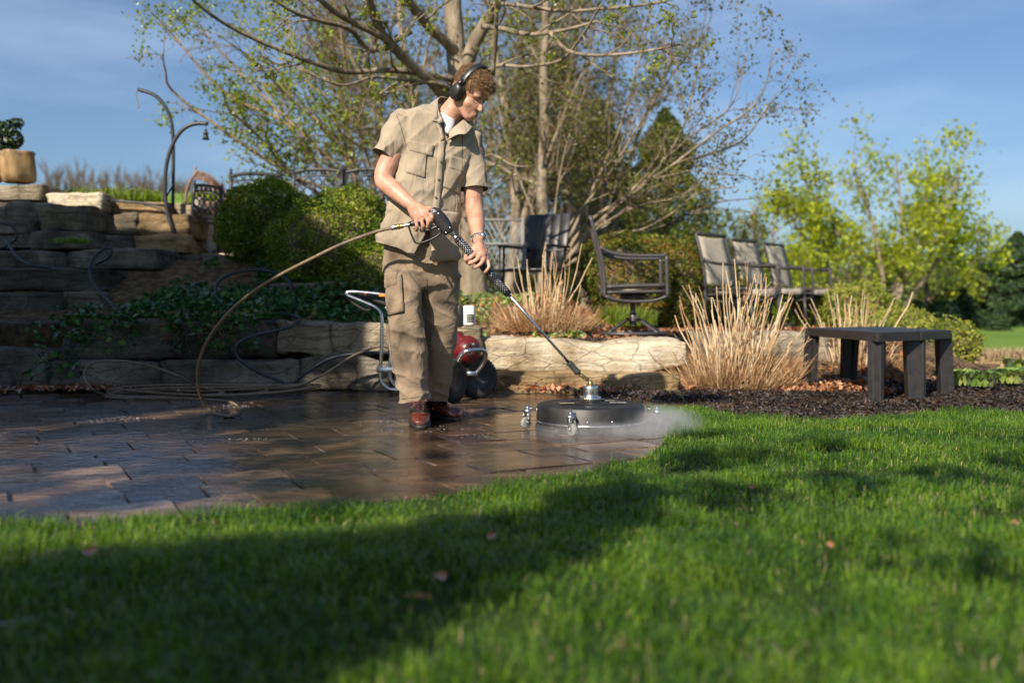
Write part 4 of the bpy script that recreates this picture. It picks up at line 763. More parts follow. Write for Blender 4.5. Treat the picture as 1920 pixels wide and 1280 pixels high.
# far bare treeline at left: separate bare trees on the hill behind the terrace
hl = MB(); X, Y = np.meshgrid(np.linspace(-60, -6, 40), np.linspace(24, 95, 30)); Z = 1.0 + 6.2 * sstep(Y, 26, 62) * (1 - sstep(X, -16, -8)) + .4 * vnoise(np.stack([X * .1, Y * .1, X * 0], -1).reshape(-1, 3), 2).reshape(X.shape) - 1.2 * (1 - sstep(Y, 24, 28)) - 1.2 * sstep(X, -12, -7)
V, F = grid(X, Y, Z); hl.add(V, F); tag(hl.build('hill', M['far_lawn']), kind='structure')
lbs = ['just right of the glazed pot', 'left part of the far tree row', 'tallest of the far row', 'between the tallest and the pole', 'short one left of the curved poles', 'behind the curved poles', 'behind the wicker seat', 'left of the iron chairs']
for i in range(8):
    d = 62 + 3 * (i % 3); u = 92 + i * 42; b0 = P(u, 384, d); vt = [318, 312, 304, 322, 330, 334, 338, 345][i]; H = P(u, vt, d)[2] - b0[2]; ms = []
    for k in range(11):
        o = (k - 5) * .36 + rng.normal(0, .2); ms.append((np.array([b0 + [o, 0, -.6], b0 + [o * 1.1, 0, H * .5], b0 + [o * 1.2 + rng.normal(0, .2), 0, H * rng.uniform(.6, 1.05)]]), .05, .02))
    tree('far_bare_tree', ms, [dict(dens=7, len=1.2, ang=.5, r=.025, t0=.1, wig=.12, k=4, up=.25), dict(dens=4, len=.5, ang=.5, r=.02, k=3, up=.1)], 500 + i, tuple(b0), 'hazy bare tree on the horizon, ' + lbs[i], 'bark_dark', group='bare trees on the far horizon', n=5, twigm='far_twig')
# crest of green behind the wall
tuft(P(215, 380, 10.4), .5, .16, 1500, M['green_leaf'], 'grass_tuft', 'yellow green grass crest on top of the rock wall', 'grass tuft', w=.01)
tuft(P(400, 388, 11.5), .35, .2, 900, M['green_leaf'], 'grass_tuft', 'green plants behind the wicker seat', 'grass tuft', w=.01)
# dark bush tip at far left border
bush('potted_shrub', [at(8, 262, 9.7, 30, 22), at(20, 238, 9.7, 14, 10), at(-20, 250, 9.7, 35, 28), at(32, 230, 9.7, 12, 7), at(26, 268, 9.7, 14, 8)], 1500, .05, M['pine_leaf'], 'dark leafy shrub poking in above the glazed pot', 'shrub', base=tuple(P(-10, 345, 9.7)), core=.2, lump=.3)

# ------------------------------------------------------------------ off-frame house and trees to the left that shade the scene
t = thing('house', (-5.6, 2.8, 0), 'unseen house left of the paving, shaped to shade the slope', 'house'); b = MB()
V, F = box((-6.0, 3.1, 2.27), (2.8, 4.0, 4.5), None, .02); b.add(V, F); b.build('wall', M['siding'], t); b = MB()
V = np.array([(-4.5, .95, 6.1), (-4.5, 5.25, 4.6), (-6.0, .95, 6.2), (-6.0, 5.25, 4.7), (-7.5, .95, 6.1), (-7.5, 5.25, 4.6), (-4.5, .95, 4.95), (-4.5, 5.25, 4.5), (-7.5, .95, 4.95), (-7.5, 5.25, 4.5)])
b.add(V, [[0, 1, 3, 2], [2, 3, 5, 4], [6, 7, 1, 0], [8, 6, 0, 2, 4], [9, 5, 3, 1, 7], [4, 5, 9, 8], [6, 8, 9, 7]]); b.build('roof', M['roofing'], t, smooth=False)  # unseen house, its walls and roof slope set for the shade they cast
def shade_tree(name, blobs, base, label, seed, leaf=.10, per=380, group='garden trees shading the lawn'):
    """a garden tree outside the frame; its leaf clumps stand where the photograph's shade comes from"""
    g = np.random.default_rng(seed); t = thing(name, base, label, 'tree', group); b = MB(); f = MB(); hub = np.array(base) + [0, 0, 2.2]
    V, F = tube([base, hub, hub + [0, 0, 1.2]], [.2, .09], 10); b.add(V, F)
    for c, r, dn in blobs:
        V, F = tube([hub, (hub + c) / 2 + [0, 0, .25], c], [.006, .003], 6, smooth=3); b.add(V, F); n = int(per * dn * r * r * 6); d = g.normal(size=(n, 3)); d = nrm(d) * g.random(n)[:, None] ** .4; V, F = leaves(np.array(c) + d * np.array([r, r, r * .6]), leaf, .6, r=g); f.add(V, F, 0, np.repeat(g.random(n), 4))
    b.build('trunk', M['bark_dark'], t); f.build('crown', M['green_leaf'], t)
def sh(x, y, r, dn=1.0, T=6.5, z=0): return (np.array([x, y, z]) + np.array(S) * T, r, dn)
shade_tree('maple_tree', [sh(*a) for a in [(-1.1, 1.95, .4), (-.7, 2.05, .38), (-.35, 2.2, .30), (-1.5, 1.8, .42), (-.95, 1.75, .42), (-.5, 1.8, .38), (-.15, 2.15, .22), (.3, 3.05, .2), (.05, 2.45, .22), (-1.2, 1.5, .3),  (-.1, 2.55, .22), (.25, 2.75, .2), (-1.9, 2.1, .3), (-2.2, 1.9, .3)]],
           (-4.6, -5.2, 0), 'leafy tree behind the camera', 81, per=900)
shade_tree('maple_tree', [sh(*a) for a in [(.75, 3.75, .2, .9), (1.0, 3.9, .14, .8), (1.1, 3.35, .2, .7), (.7, 3.1, .2, .7), (1.5, 3.45, .2, .6), (1.35, 4.2, .16, .6), (.9, 4.5, .12, .7), (1.9, 3.7, .2, .5), (.45, 3.4, .12, .6), (1.5, 2.8, .2, .3), (2.3, 3.2, .25, .3), (2.2, 4.3, .2, .35), (1.0, 2.3, .2, .3)]],
           (-2.4, -4.6, 0), 'leafy tree right behind the camera', 82)
shade_tree('birch_tree', [sh(*a) for a in [(-.35, 4.6, .5, .12, 7), (-.8, 4.2, .5, .2, 7), (-.1, 4.1, .45, .12, 7), (-.9, 3.6, .45, .22, 7), (-.3, 3.6, .4, .16, 7), (.2, 3.8, .35, .14, 7), (-.45, 5.2, .45, .10, 7), (-1.6, 4.6, .4, .45, 6), (-1.3, 3.9, .4, .3, 6.5), (-.4, 4.9, .4, .12, 7, .5)]],
           (-4.6, -2.2, 0), 'thin leaved birch left of the camera', 83, leaf=.07)

shade_tree('unseen_shade_tree', [sh(*a) for a in [(-1.35, 5.5, .42, 1, 6.6), (-.95, 6.0, .38, 1, 6.6), (-.6, 6.25, .3, .8, 6.6), (-1.5, 5.0, .35, .9, 6.6), (-1.9, 4.9, .3, .8, 6.6), (-1.0, 5.35, .25, .6, 6.6), (-1.2, 6.6, .4, 1, 6.6), (-.75, 6.75, .3, .9, 6.6), (-.45, 6.9, .2, .8, 6.6), (-2.2, 4.6, .22, .5, 6.6), (-1.65, 3.95, .22, .8, 6.6), (-1.25, 3.75, .16, .8, 6.6), (-1.75, 3.3, .2, .9, 6.6), (-1.2, 3.15, .22, .9, 6.6), (-.75, 3.35, .15, .7, 6.6), (-.9, 4.35, .14, .6, 6.6), (-.5, 3.0, .14, .6, 6.6), (-.35, 4.0, .12, .5, 6.6), (-2.1, 3.75, .2, .8, 6.6), (-1.5, 2.8, .15, .7, 6.6), (1.05, 6.3, .2, 1.2, 6.6), (1.25, 6.35, .14, 1.2, 6.6)]],
           (-4.2, -1.2, 0), 'unseen dense tree added to shade the paving', 84, per=800)  # added out of view, leaf clumps placed to shade the paving

shade_tree('unseen_shade_tree', [(np.array([x, y, z]) + np.array(S) * 8.2, r, d_) for x, y, z, r, d_ in [(-2.25, 8.6, 1.65, .42, 1), (-2.0, 8.4, 1.3, .40, 1), (-2.6, 8.8, 1.4, .36, 1), (-1.75, 8.2, 1.0, .35, 1), (-1.6, 8.1, .75, .3, 1), (-1.75, 8.4, 1.5, .2, .9)]],
           (-6.2, -.6, 0), 'unseen tree added above the roof to shade the left boxwood', 85, per=1100)  # added out of view so that the left boxwood falls in shade

# ------------------------------------------------------------------ the man
def remesh(mb, name, voxel, smooth_it=2, fac=.5):
    ob = mb.build(name, M['skin']); md = ob.modifiers.new('r', 'REMESH'); md.mode = 'VOXEL'; md.voxel_size = voxel; md.use_smooth_shade = True
    if smooth_it: m2 = ob.modifiers.new('s', 'SMOOTH'); m2.factor = fac; m2.iterations = smooth_it
    dg = bpy.context.evaluated_depsgraph_get(); me = bpy.data.meshes.new_from_object(ob.evaluated_get(dg)); bpy.data.objects.remove(ob)
    V = np.empty(len(me.vertices) * 3); me.vertices.foreach_get('co', V); V = V.reshape(-1, 3); Nn = np.empty(len(me.vertices) * 3); me.vertices.foreach_get('normal', Nn); Nn = Nn.reshape(-1, 3)
    lt = np.empty(len(me.polygons), int); me.polygons.foreach_get('loop_total', lt); vi = np.empty(len(me.loops), int); me.loops.foreach_get('vertex_index', vi)
    st = np.concatenate([[0], np.cumsum(lt)[:-1]]); F = [np.stack([vi[st[lt == k] + i] for i in range(k)], 1) for k in (3, 4) if (lt == k).any()]
    bpy.data.meshes.remove(me); return V, F, Nn
def cap(mb, p0, p1, r0, r1, n=16):      # tapered limb piece with round ends
    p0, p1 = np.asarray(p0, float), np.asarray(p1, float); a = np.linspace(0, np.pi / 2, 5); prof = [(max(1e-4, r0 * math.sin(x)), -r0 * math.cos(x)) for x in a]; L = np.linalg.norm(p1 - p0)
    prof += [(max(1e-4, r1 * math.cos(x)), L + r1 * math.sin(x)) for x in a]; V, F = lathe(prof, p0, p1 - p0, n); mb.add(V, F)
def chain(mb, pts, rad, smooth=4, n=16, flat=1.0, ref=None):
    V, F = tube(pts, rad, n, smooth=smooth, flat=flat, ref=ref); mb.add(V, F); pp = smooth_path(pts, smooth); rr = resamp(rad, len(pp))
    for i in (0, -1): V, F = ellip(pp[i], (rr[i],) * 3, n=12, m=8); mb.add(V, F)
# --- bare parts: head, neck, arms, hands
SH_R, EL_R, WR_R = P(764, 242, 4.92), P(719, 334, 4.84), P(776, 388, 4.72)
SH_L, EL_L, WR_L = P(885, 284, 5.00), P(889, 388, 4.99), P(897, 452, 4.80)
bd = MB()
chain(bd, [SH_R, (SH_R + EL_R) / 2 + [-.01, 0, .0], EL_R, EL_R * .62 + WR_R * .38 + [-.004, 0, -.006], WR_R], [.056, .052, .047, .044, .027])
chain(bd, [SH_L, (SH_L + EL_L) / 2, EL_L, EL_L * .6 + WR_L * .4 + [.002, 0, 0], WR_L], [.056, .05, .045, .043, .026])
HC = P(884, 174, 4.92); Fh = nrm([.67, -.47, -.575]); Rh = nrm([-.57, -.82, 0.0]); Uh = nrm(np.cross(Rh, Fh)); Uh = Uh if Uh[2] > 0 else -Uh; Rh = np.cross(Fh, Uh)
def hp(f, r, u): return HC + Fh * f + Rh * r + Uh * u
HR = np.stack([Fh, Rh, Uh], 1)
NB = P(838, 226, 4.97)
chain(bd, [NB + [0, 0, -.07], NB, hp(-.035, 0, -.055)], [.07, .06, .055])
chain(bd, [P(812, 222, 4.98), NB + [0, .01, -.03], P(862, 244, 5.0)], [.055, .06, .045])
def el(f, r, u, rf, rr, ru): V, F = ellip(hp(f, r, u), (rf, rr, ru), HR, 24, 16); bd.add(V, F)
el(-.012, 0, .03, .096, .076, .088); el(-.03, 0, .0, .08, .073, .085)
el(.022, 0, -.045, .064, .058, .075)                       # face block
for s in (-1, 1):
    el(.036, s * .036, -.040, .032, .030, .030)             # cheekbone
    el(.060, s * .028, .010, .024, .030, .015)              # brow ridge
    cap(bd, hp(-.015, s * .058, -.055), hp(.055, s * .020, -.102), .020, .019)   # jaw line
    el(-.012, s * .078, -.02, .020, .010, .030)             # ear
    el(.076, s * .013, -.047, .011, .008, .008)             # nostril wing
el(.060, 0, -.104, .022, .026, .020)                        # chin
cap(bd, hp(.074, 0, .002), hp(.100, 0, -.040), .008, .009); el(.0965, 0, -.043, .0125, .0105, .0095)    # nose
el(.064, 0, -.072, .026, .026, .016)
cap(bd, hp(.078, -.017, -.078), hp(.078, .017, -.078), .0065, .0065); cap(bd, hp(.086, -.010, -.077), hp(.086, .010, -.077), .006, .006)
cap(bd, hp(.076, -.014, -.089), hp(.076, .014, -.089), .007, .007); cap(bd, hp(.083, -.006, -.089), hp(.083, .006, -.089), .006, .006)
# --- hands. finger: knuckle start, joints as offsets
def finger(pts, r0, r1): chain(bd, pts, [r0, r0 * .96, r0 * .9, r1], smooth=3, n=10)
# right hand closed over the gun's rear grip, back of the hand to the camera
Rk = [P(808, 400, 4.655), P(801, 409, 4.650), P(791, 414, 4.652), P(780, 416, 4.662)]        # knuckles index..little
chain(bd, [WR_R, P(787, 396, 4.69), P(795, 405, 4.675)], [.028, .032, .028], flat=.8); chain(bd, [WR_R + [-.004, 0, -.01], P(780, 402, 4.69), P(784, 411, 4.68)], [.027, .029, .024]); chain(bd, [P(787, 393, 4.695), P(800, 399, 4.675)], [.026, .021])
for i, k in enumerate(Rk):
    dn = [14, 17, 16, 13][i] ; u0 = [808, 801, 791, 780][i]; v0 = [400, 409, 414, 416][i]
    finger([k, P(u0 + 2, v0 + dn * .62, 4.638 + .004 * i), P(u0 + 1, v0 + dn + 3, 4.665 + .004 * i), P(u0 - 2, v0 + dn + 1, 4.70)], .0108 - .0006 * i, .0082)
finger([P(793, 391, 4.70), P(806, 392, 4.685), P(813, 398, 4.69), P(815, 405, 4.70)], .0125, .0098)     # thumb over the top
# left hand wrapped round the lance grip: fingers slant down to the left across it
chain(bd, [WR_L, P(899, 467, 4.72), P(902, 478, 4.675)], [.027, .033, .029], flat=.8); chain(bd, [WR_L + [.008, 0, -.01], P(906, 474, 4.70), P(910, 486, 4.68)], [.024, .024, .018]); chain(bd, [P(893, 464, 4.73), P(893, 474, 4.70)], [.022, .018])
LF = [[(896, 472, 4.672), (884, 481, 4.648), (877, 486, 4.662), (875, 489, 4.69)], [(903, 476, 4.665), (893, 487, 4.638), (883, 493, 4.650), (880, 495, 4.685)],
      [(909, 482, 4.668), (902, 494, 4.636), (892, 501, 4.648), (888, 502, 4.685)], [(914, 489, 4.675), (917, 499, 4.650), (912, 508, 4.652), (908, 511, 4.675)]]
for i, f in enumerate(LF): finger([P(*q) for q in f], [.0108, .0108, .0102, .009][i], [.0088, .0088, .0082, .0076][i])
finger([P(888, 466, 4.71), P(878, 476, 4.70), P(873, 484, 4.70), P(876, 492, 4.71)], .0125, .0095)
# torso and legs under the clothes (hidden, keeps the body whole)
V, F = loft([(P(800, 235, 4.98), P(870, 250, 5.02), .06), (P(765, 250, 4.95), P(870, 275, 5.03), .08), (P(760, 350, 4.95), P(850, 360, 5.03), .08), (P(745, 470, 4.95), P(840, 475, 5.03), .08)], 20, 3); bd.add(V, F)
for a, k_, c in (((752, 480, 4.97), (762, 620, 4.93), (785, 738, 4.98)), ((822, 480, 5.03), (826, 620, 5.10), (822, 738, 5.25))): chain(bd, [P(*a), P(*k_), P(*c)], [.07, .05, .035])
V, F, Nn = remesh(bd, 'tmp', .0034, 3, .5)
# soften the head (not the nose and lips)
Fa = np.concatenate([np.vstack([f[:, [i, (i + 1) % f.shape[1]]] for i in range(f.shape[1])]) for f in F]); q = (V - HC) @ HR
wgt = (np.linalg.norm(q, axis=1) < .16) * 1.0; wgt *= 1 - .85 * np.exp(-(np.linalg.norm((q - [.092, 0, -.045]) / [.03, .02, .02], axis=1)) ** 2) ; wgt *= 1 - .75 * np.exp(-(np.linalg.norm((q - [.082, 0, -.083]) / [.02, .022, .012], axis=1)) ** 2)
deg = np.bincount(Fa.ravel(), minlength=len(V)).astype(float)
for it in range(16):
    A_s = np.zeros_like(V); np.add.at(A_s, Fa[:, 0], V[Fa[:, 1]]); np.add.at(A_s, Fa[:, 1], V[Fa[:, 0]]); V = V + (A_s / deg[:, None] - V) * (.75 * wgt)[:, None]
# sockets and eyelids
for s in (-1, 1):
    c = hp(.076, s * .031, -.010); d = V - c; w = np.exp(-(np.linalg.norm(d, axis=1) / .015) ** 2); V = V - Fh * (.007 * w)[:, None]
    c = hp(.078, s * .031, -.016); d = V - c; w = np.exp(-(np.linalg.norm(d, axis=1) / .010) ** 2); V = V + Fh * (.004 * w)[:, None]
V = V + Nn * (.0006 * vnoise(V * 90, 3))[:, None]
b = MB(); b.add(V, F); foot0 = G(800, 792)
man = b.build('person', M['skin'], origin=(foot0[0], foot0[1], 0))
tag(man, 'young man in khaki work shirt and cargo trousers steering the surface cleaner, head bowed', 'person')
bf = BVHTree.FromPolygons([tuple(x) for x in V], [list(f) for Fk in F for f in Fk])
def fp(r, u, off=.0):
    o = hp(.25, r, u); h_ = bf.ray_cast(Vector(o), Vector(-Fh)); return np.array(h_[0]) + Fh * off
g = np.random.default_rng(12); b = MB()
for s in (-1, 1):
    for k in range(110):
        t = g.random(); r = s * (.014 + .034 * t); u = .004 + .007 * math.sin(t * 2.6) + g.normal(0, .0018); a = fp(r, u, .0006); e = fp(r + s * .006, u + .002 - .004 * t, .0016); V1, F1 = tube([a, (a + e) / 2 + Fh * .0006, e], [.0007, .0003], 4); b.add(V1, F1)
b.build('eyebrows', M['hair'], man); b = MB()
for s in (-1, 1):
    V1, F1 = tube([fp(s * (.020 + .0035 * k), -.0205 - .0022 * math.sin(k * math.pi / 7), .0012) for k in range(8)], [.0005, .0011, .0011, .0006], 6, smooth=3); b.add(V1, F1)
b.build('eyelashes', M['lace'], man); b = MB()
V1, F1 = tube([fp(r, -.083 + .0015 * math.cos(r * 90), -.001) for r in np.linspace(-.020, .020, 9)], [.0015, .0032, .0036, .0032, .0015], 8, smooth=3, flat=.8); b.add(V1, F1)
V1, F1 = tube([fp(r, -.0755 + .0008 * math.cos(r * 200), -.001) for r in np.linspace(-.019, .019, 9)], [.001, .0024, .0022, .0024, .001], 8, smooth=3, flat=.8); b.add(V1, F1); b.build('lips', M['lip'], man)
# hair: scalp shell and hundreds of short curls
b = MB(); g = np.random.default_rng(4); V, F = ellip(hp(-.014, 0, .034), (.097, .077, .086), HR, 30, 20)
q = (V - hp(0, 0, 0)) @ HR; keep = lambda q: (q[:, 2] > .012 - .55 * (q[:, 0] < .02) * (.06) + np.where(q[:, 0] < -.02, -.06 - .0, 0) + np.where(q[:, 0] > .05, .028, 0))
ok = keep(q); Fk = F[0][ok[F[0]].all(1)]; b.add(V + .003 * vnoise(V * 80, 2)[:, None], [Fk])
cnt = 0
while cnt < 5200:
    d = nrm(g.normal(size=3)); q = d * np.array([.097, .077, .086]) + np.array([-.014, 0, .034])
    if not keep(q[None])[0]: continue
    lift = .001 + .014 * max(0, min(1, (q[2] - .02) / .06)) * g.random() + (.022 * min(1, (q[0] - .03) / .03) if q[0] > .03 else 0) * g.random(); c = hp(*(q + d * lift)); r = g.uniform(.003, .006); n1, n2 = nrm(g.normal(size=3)), nrm(g.normal(size=3)); n2 = nrm(np.cross(n1, n2)); n3 = np.cross(n1, n2); t = np.linspace(0, g.uniform(3, 5.5), 7)
    pts = c + r * (np.cos(t)[:, None] * n2 + np.sin(t)[:, None] * n3) + n1 * (t * .0012)[:, None]; V, F = tube(pts, [.0010, .0005], 3, cap=False); b.add(V, F); cnt += 1
b.build('hair', M['hair'], man)

# --- clothes
def folds(V, Nn, spec):
    for (ax, sc, amp, seed, w) in spec:
        X = V @ np.asarray(ax, float).T * sc; n = vnoise(X + .35 * fbm(V * 9, seed + 40, 2)[:, None], seed); n = (1 - np.abs(n) * 2.0); n = np.where(n > 0, n ** 1.5, n * .6) ; V = V + Nn * (amp * n * (w(V) if w else 1))[:, None]
    return V
tr = MB()
V, F = loft([(P(722, 395, 4.93), P(858, 405, 5.03), .11), (P(717, 450, 4.92), P(858, 462, 5.03), .12), (P(715, 480, 4.93), P(862, 488, 5.03), .122), (P(716, 515, 4.93), P(862, 520, 5.04), .11), (P(735, 535, 4.95), P(845, 540, 5.05), .07)], 30, 4); tr.add(V, F)
V, F = loft([(P(715, 480, 4.93), P(796, 490, 4.98), .10), (P(719, 520, 4.93), P(793, 525, 4.96), .10), (P(722, 560, 4.91), P(791, 562, 4.94), .098), (P(727, 620, 4.89), P(796, 622, 4.92), .09), (P(733, 680, 4.91), P(800, 680, 4.94), .085), (P(744, 730, 4.93), P(804, 726, 4.96), .085), (P(751, 757, 4.93), P(807, 750, 4.96), .086), (P(754, 775, 4.93), P(806, 768, 4.96), .086)], 28, 4); tr.add(V, F)
V, F = loft([(P(786, 485, 4.99), P(862, 490, 5.05), .10), (P(786, 520, 5.0), P(863, 525, 5.06), .10), (P(790, 560, 5.03), P(862, 562, 5.08), .095), (P(795, 620, 5.07), P(858, 622, 5.11), .088), (P(798, 680, 5.15), P(850, 682, 5.18), .085), (P(800, 725, 5.22), P(841, 728, 5.25), .08), (P(801, 751, 5.25), P(838, 752, 5.28), .08), (P(802, 768, 5.25), P(838, 769, 5.28), .08)], 28, 4); tr.add(V, F)
V, F, Nn = remesh(tr, 'tmp', .0065, 2, .5)
zc = lambda v: .61 + (570 - v) / 377
leg = lambda V: .35 + .65 * np.exp(-((V[:, 2] - zc(625)) / .12) ** 2) + .9 * np.exp(-((V[:, 2] - zc(740)) / .08) ** 2) + .5 * np.exp(-((V[:, 2] - zc(515)) / .07) ** 2)
V = folds(V, Nn, [([[1, 0, .5], [0, 1, 0], [.3, 0, 1]], (7, 7, 14), .014, 3, leg), ([[1, 0, -.7], [0, 1, 0], [.6, 0, 1]], (12, 12, 9), .008, 5, leg), ([[1, 0, 0], [0, 1, 0], [0, 0, .3]], (8, 8, 8), .010, 8, None)])
V = V - Nn * .013; cu = V[:, 0] / V[:, 1] * F_PX + 960; cv = 570 + (CAM_H - V[:, 2]) * F_PX / V[:, 1]; hemv = np.where(V[:, 1] < 5.12, np.interp(cu, [750, 806], [757, 748]), 753)
low = (cv > hemv); V[low, 2] += ((cv - hemv) / F_PX * V[:, 1])[low]; F = [f[~low[f].all(1)] for f in F]
b = MB(); b.add(V, F); trou = b.build('trousers', M['trouser'], man); bt = BVHTree.FromPolygons([tuple(x) for x in V], [list(f) for Fk in F for f in Fk])
# shirt
st_ = MB()
V, F = loft([(P(803, 196, 4.97), P(868, 222, 5.02), .058), (P(768, 202, 4.93), P(880, 236, 5.03), .09), (P(745, 218, 4.90), P(890, 258, 5.04), .108), (P(742, 262, 4.90), P(888, 292, 5.04), .125), (P(733, 320, 4.90), P(874, 338, 5.04), .128), (P(722, 375, 4.90), P(864, 392, 5.03), .128), (P(713, 420, 4.90), P(859, 436, 5.03), .130), (P(706, 456, 4.90), P(858, 484, 5.03), .134), (P(704, 476, 4.90), P(859, 508, 5.03), .135)], 36, 5); st_.add(V, F)
def sleeve(a, b_, c, r): chain(st_, [a, b_, c], r, smooth=5, n=20)
V, F = loft([(P(733, 212, 4.90), P(782, 235, 4.92), .075), (P(718, 240, 4.88), P(775, 262, 4.91), .078), (P(707, 262, 4.86), P(760, 287, 4.89), .076), (P(698, 277, 4.85), P(745, 303, 4.88), .074), (P(692, 291, 4.84), P(738, 319, 4.87), .074)], 24, 5); st_.add(V, F)
V, F = ellip(P(757, 226, 4.92), (.065, .075, .06)); st_.add(V, F)
V, F = loft([(P(862, 240, 5.02), P(903, 258, 5.04), .07), (P(862, 285, 5.01), P(908, 285, 5.03), .075), (P(864, 325, 4.99), P(911, 323, 5.02), .073), (P(866, 352, 4.98), P(912, 356, 5.01), .070), (P(866, 368, 4.98), P(913, 372, 5.01), .070)], 24, 5); st_.add(V, F)
V, F = ellip(P(880, 256, 5.03), (.060, .07, .055)); st_.add(V, F)
V, F, Nn = remesh(st_, 'tmp', .006, 2, .5)
body_w = lambda V: np.clip(.45 + 1.2 * (zc(260) - V[:, 2]), .35, 1.0)
V = folds(V, Nn, [([[1, 0, 0], [0, 1, 0], [.25, 0, 1]], (11, 11, 3.2), .015, 13, body_w), ([[1, 0, .8], [0, 1, 0], [-.4, 0, .6]], (9, 9, 9), .009, 15, None), ([[1, 0, -1.0], [0, 1, 0], [.5, 0, .5]], (14, 14, 6), .006, 17, None)])
V = V - Nn * .010
# cut the neck opening and the hem away so that the shirt is a sheet, then give it thickness
cu = V[:, 0] / V[:, 1] * F_PX + 960; dd = V[:, 1]; cv = 640 - F_PX * ((V[:, 2] - CAM_H) * cp + dd * sp) / (dd * cp - (V[:, 2] - CAM_H) * sp)
lim_l = np.interp(cv, [400, 440, 470, 500], [808, 798, 780, 764]); reg = (cv > 425) & (Nn[:, 1] < .3) & (V[:, 1] < 4.95); sn = reg & (np.abs(cu - lim_l) < 2.4); V[sn, 0] = (lim_l[sn] - 960) / F_PX * V[sn, 1]
cut = (cu > lim_l + .2) & (cu < 806) & (cv > 425) & (Nn[:, 1] < .2) & (V[:, 1] < 4.95)
Pn = np.array([[822, 192], [846, 196], [866, 212], [870, 228], [856, 240], [842, 262], [830, 240], [822, 215]], float)
cut |= inside(np.column_stack([cu, cv]), Pn) & (V[:, 1] < 5.0)
hemv = np.interp(cu, [690, 712, 745, 785, 800, 812, 860], [450, 455, 464, 485, 487, 489, 487]); zh = V[:, 2] + (cv - hemv) / F_PX * V[:, 1]; low = cv > hemv; V[low, 2] = zh[low]
proj = low.copy()
for hc, hd in ((P(719, 291, 4.865), P(719, 292, 4.865) - P(757, 228, 4.90)), (P(889, 355, 5.0), P(889, 354, 5.0) - P(886, 262, 5.03))):
    hd = nrm(hd); al = (V - hc) @ hd; lat = np.linalg.norm(V - hc - al[:, None] * hd, axis=1); s_ = (al > 0) & (al < .06) & (lat < .088); V[s_] -= hd * al[s_][:, None]; proj |= s_
F = [f[~proj[f].all(1)] for f in F]
cut &= ~(sn); F = [f[~cut[f].any(1)] for f in F]
b = MB(); b.add(V, F); shirt = b.build('shirt', M['shirt'], man); bs = BVHTree.FromPolygons([tuple(x) for x in V], [list(f) for Fk in F for f in Fk])
CAM = np.array([0, 0, CAM_H])
def hit(bvh, u, v, back=False):
    d = nrm(P(u, v, 5) - CAM); r = bvh.ray_cast(Vector(CAM), Vector(d)); return (np.array(r[0]), np.array(r[1])) if r[0] is not None else (None, None)
def patch(bvh, c4, name, mat, parent, nu=14, nv=14, off=.004, thick=.006, sag=0):
    """cloth piece lying on the garment: corners go left-top, right-top, right-bottom, left-bottom"""
    c4 = np.array(c4, float); s, t = np.meshgrid(np.linspace(0, 1, nu), np.linspace(0, 1, nv)); uv = ((1 - s) * (1 - t))[..., None] * c4[0] + (s * (1 - t))[..., None] * c4[1] + (s * t)[..., None] * c4[2] + ((1 - s) * t)[..., None] * c4[3]
    T = np.zeros(s.shape + (3,)); ok = True; last = None
    for i in range(nv):
        for j in range(nu):
            p, n_ = hit(bvh, *uv[i, j])
            if p is None: p, n_ = (last if last is not None else (P(*uv[i, j], 4.9), np.array([0, -1., 0])))
            last = (p, n_); e = min(i, j, nv - 1 - i, nu - 1 - j); T[i, j] = p + n_ * (off if e > 0 else off * .3) + n_ * sag * math.sin(math.pi * j / (nu - 1)) * (i / (nv - 1))
    V1, F1 = grid(T[..., 0], T[..., 1], T[..., 2]); b = MB(); b.add(V1, [F1[0][:, ::-1]]); o = b.build(name, mat, parent); md = o.modifiers.new('t', 'SOLIDIFY'); md.thickness = thick; md.offset = -1; return o
def seam(bvh, uvs, name, parent, r=.0012, mat='stitch', off=.001, k=10):
    uvs = np.array(uvs, float); pts = []
    for i in range(len(uvs) - 1):
        for t in np.linspace(0, 1, k, endpoint=False):
            p, n_ = hit(bvh, *(uvs[i] * (1 - t) + uvs[i + 1] * t))
            if p is not None: pts.append(p + n_ * off)
    if len(pts) < 3: return
    b = MB(); V, F = tube(pts, [r, r], 5); b.add(V, F); return b.build(name, M[mat], parent)
patch(bs, [(764, 276), (801, 282), (797, 334), (760, 323)], 'chest_pocket', M['shirt'], shirt, off=.0015, thick=.003); patch(bs, [(765, 263), (813, 273), (811, 293), (766, 282)], 'pocket_flap', M['shirt'], shirt, off=.0035, thick=.003)
patch(bs, [(842, 304), (869, 314), (860, 364), (830, 350)], 'chest_pocket', M['shirt'], shirt, off=.0015, thick=.003); patch(bs, [(843, 291), (876, 302), (871, 325), (841, 314)], 'pocket_flap', M['shirt'], shirt, off=.0035, thick=.003)
patch(bs, [(824, 258), (834, 262), (822, 400), (811, 398)], 'placket', M['shirt'], shirt, nu=5, nv=30, off=.006, thick=.006)
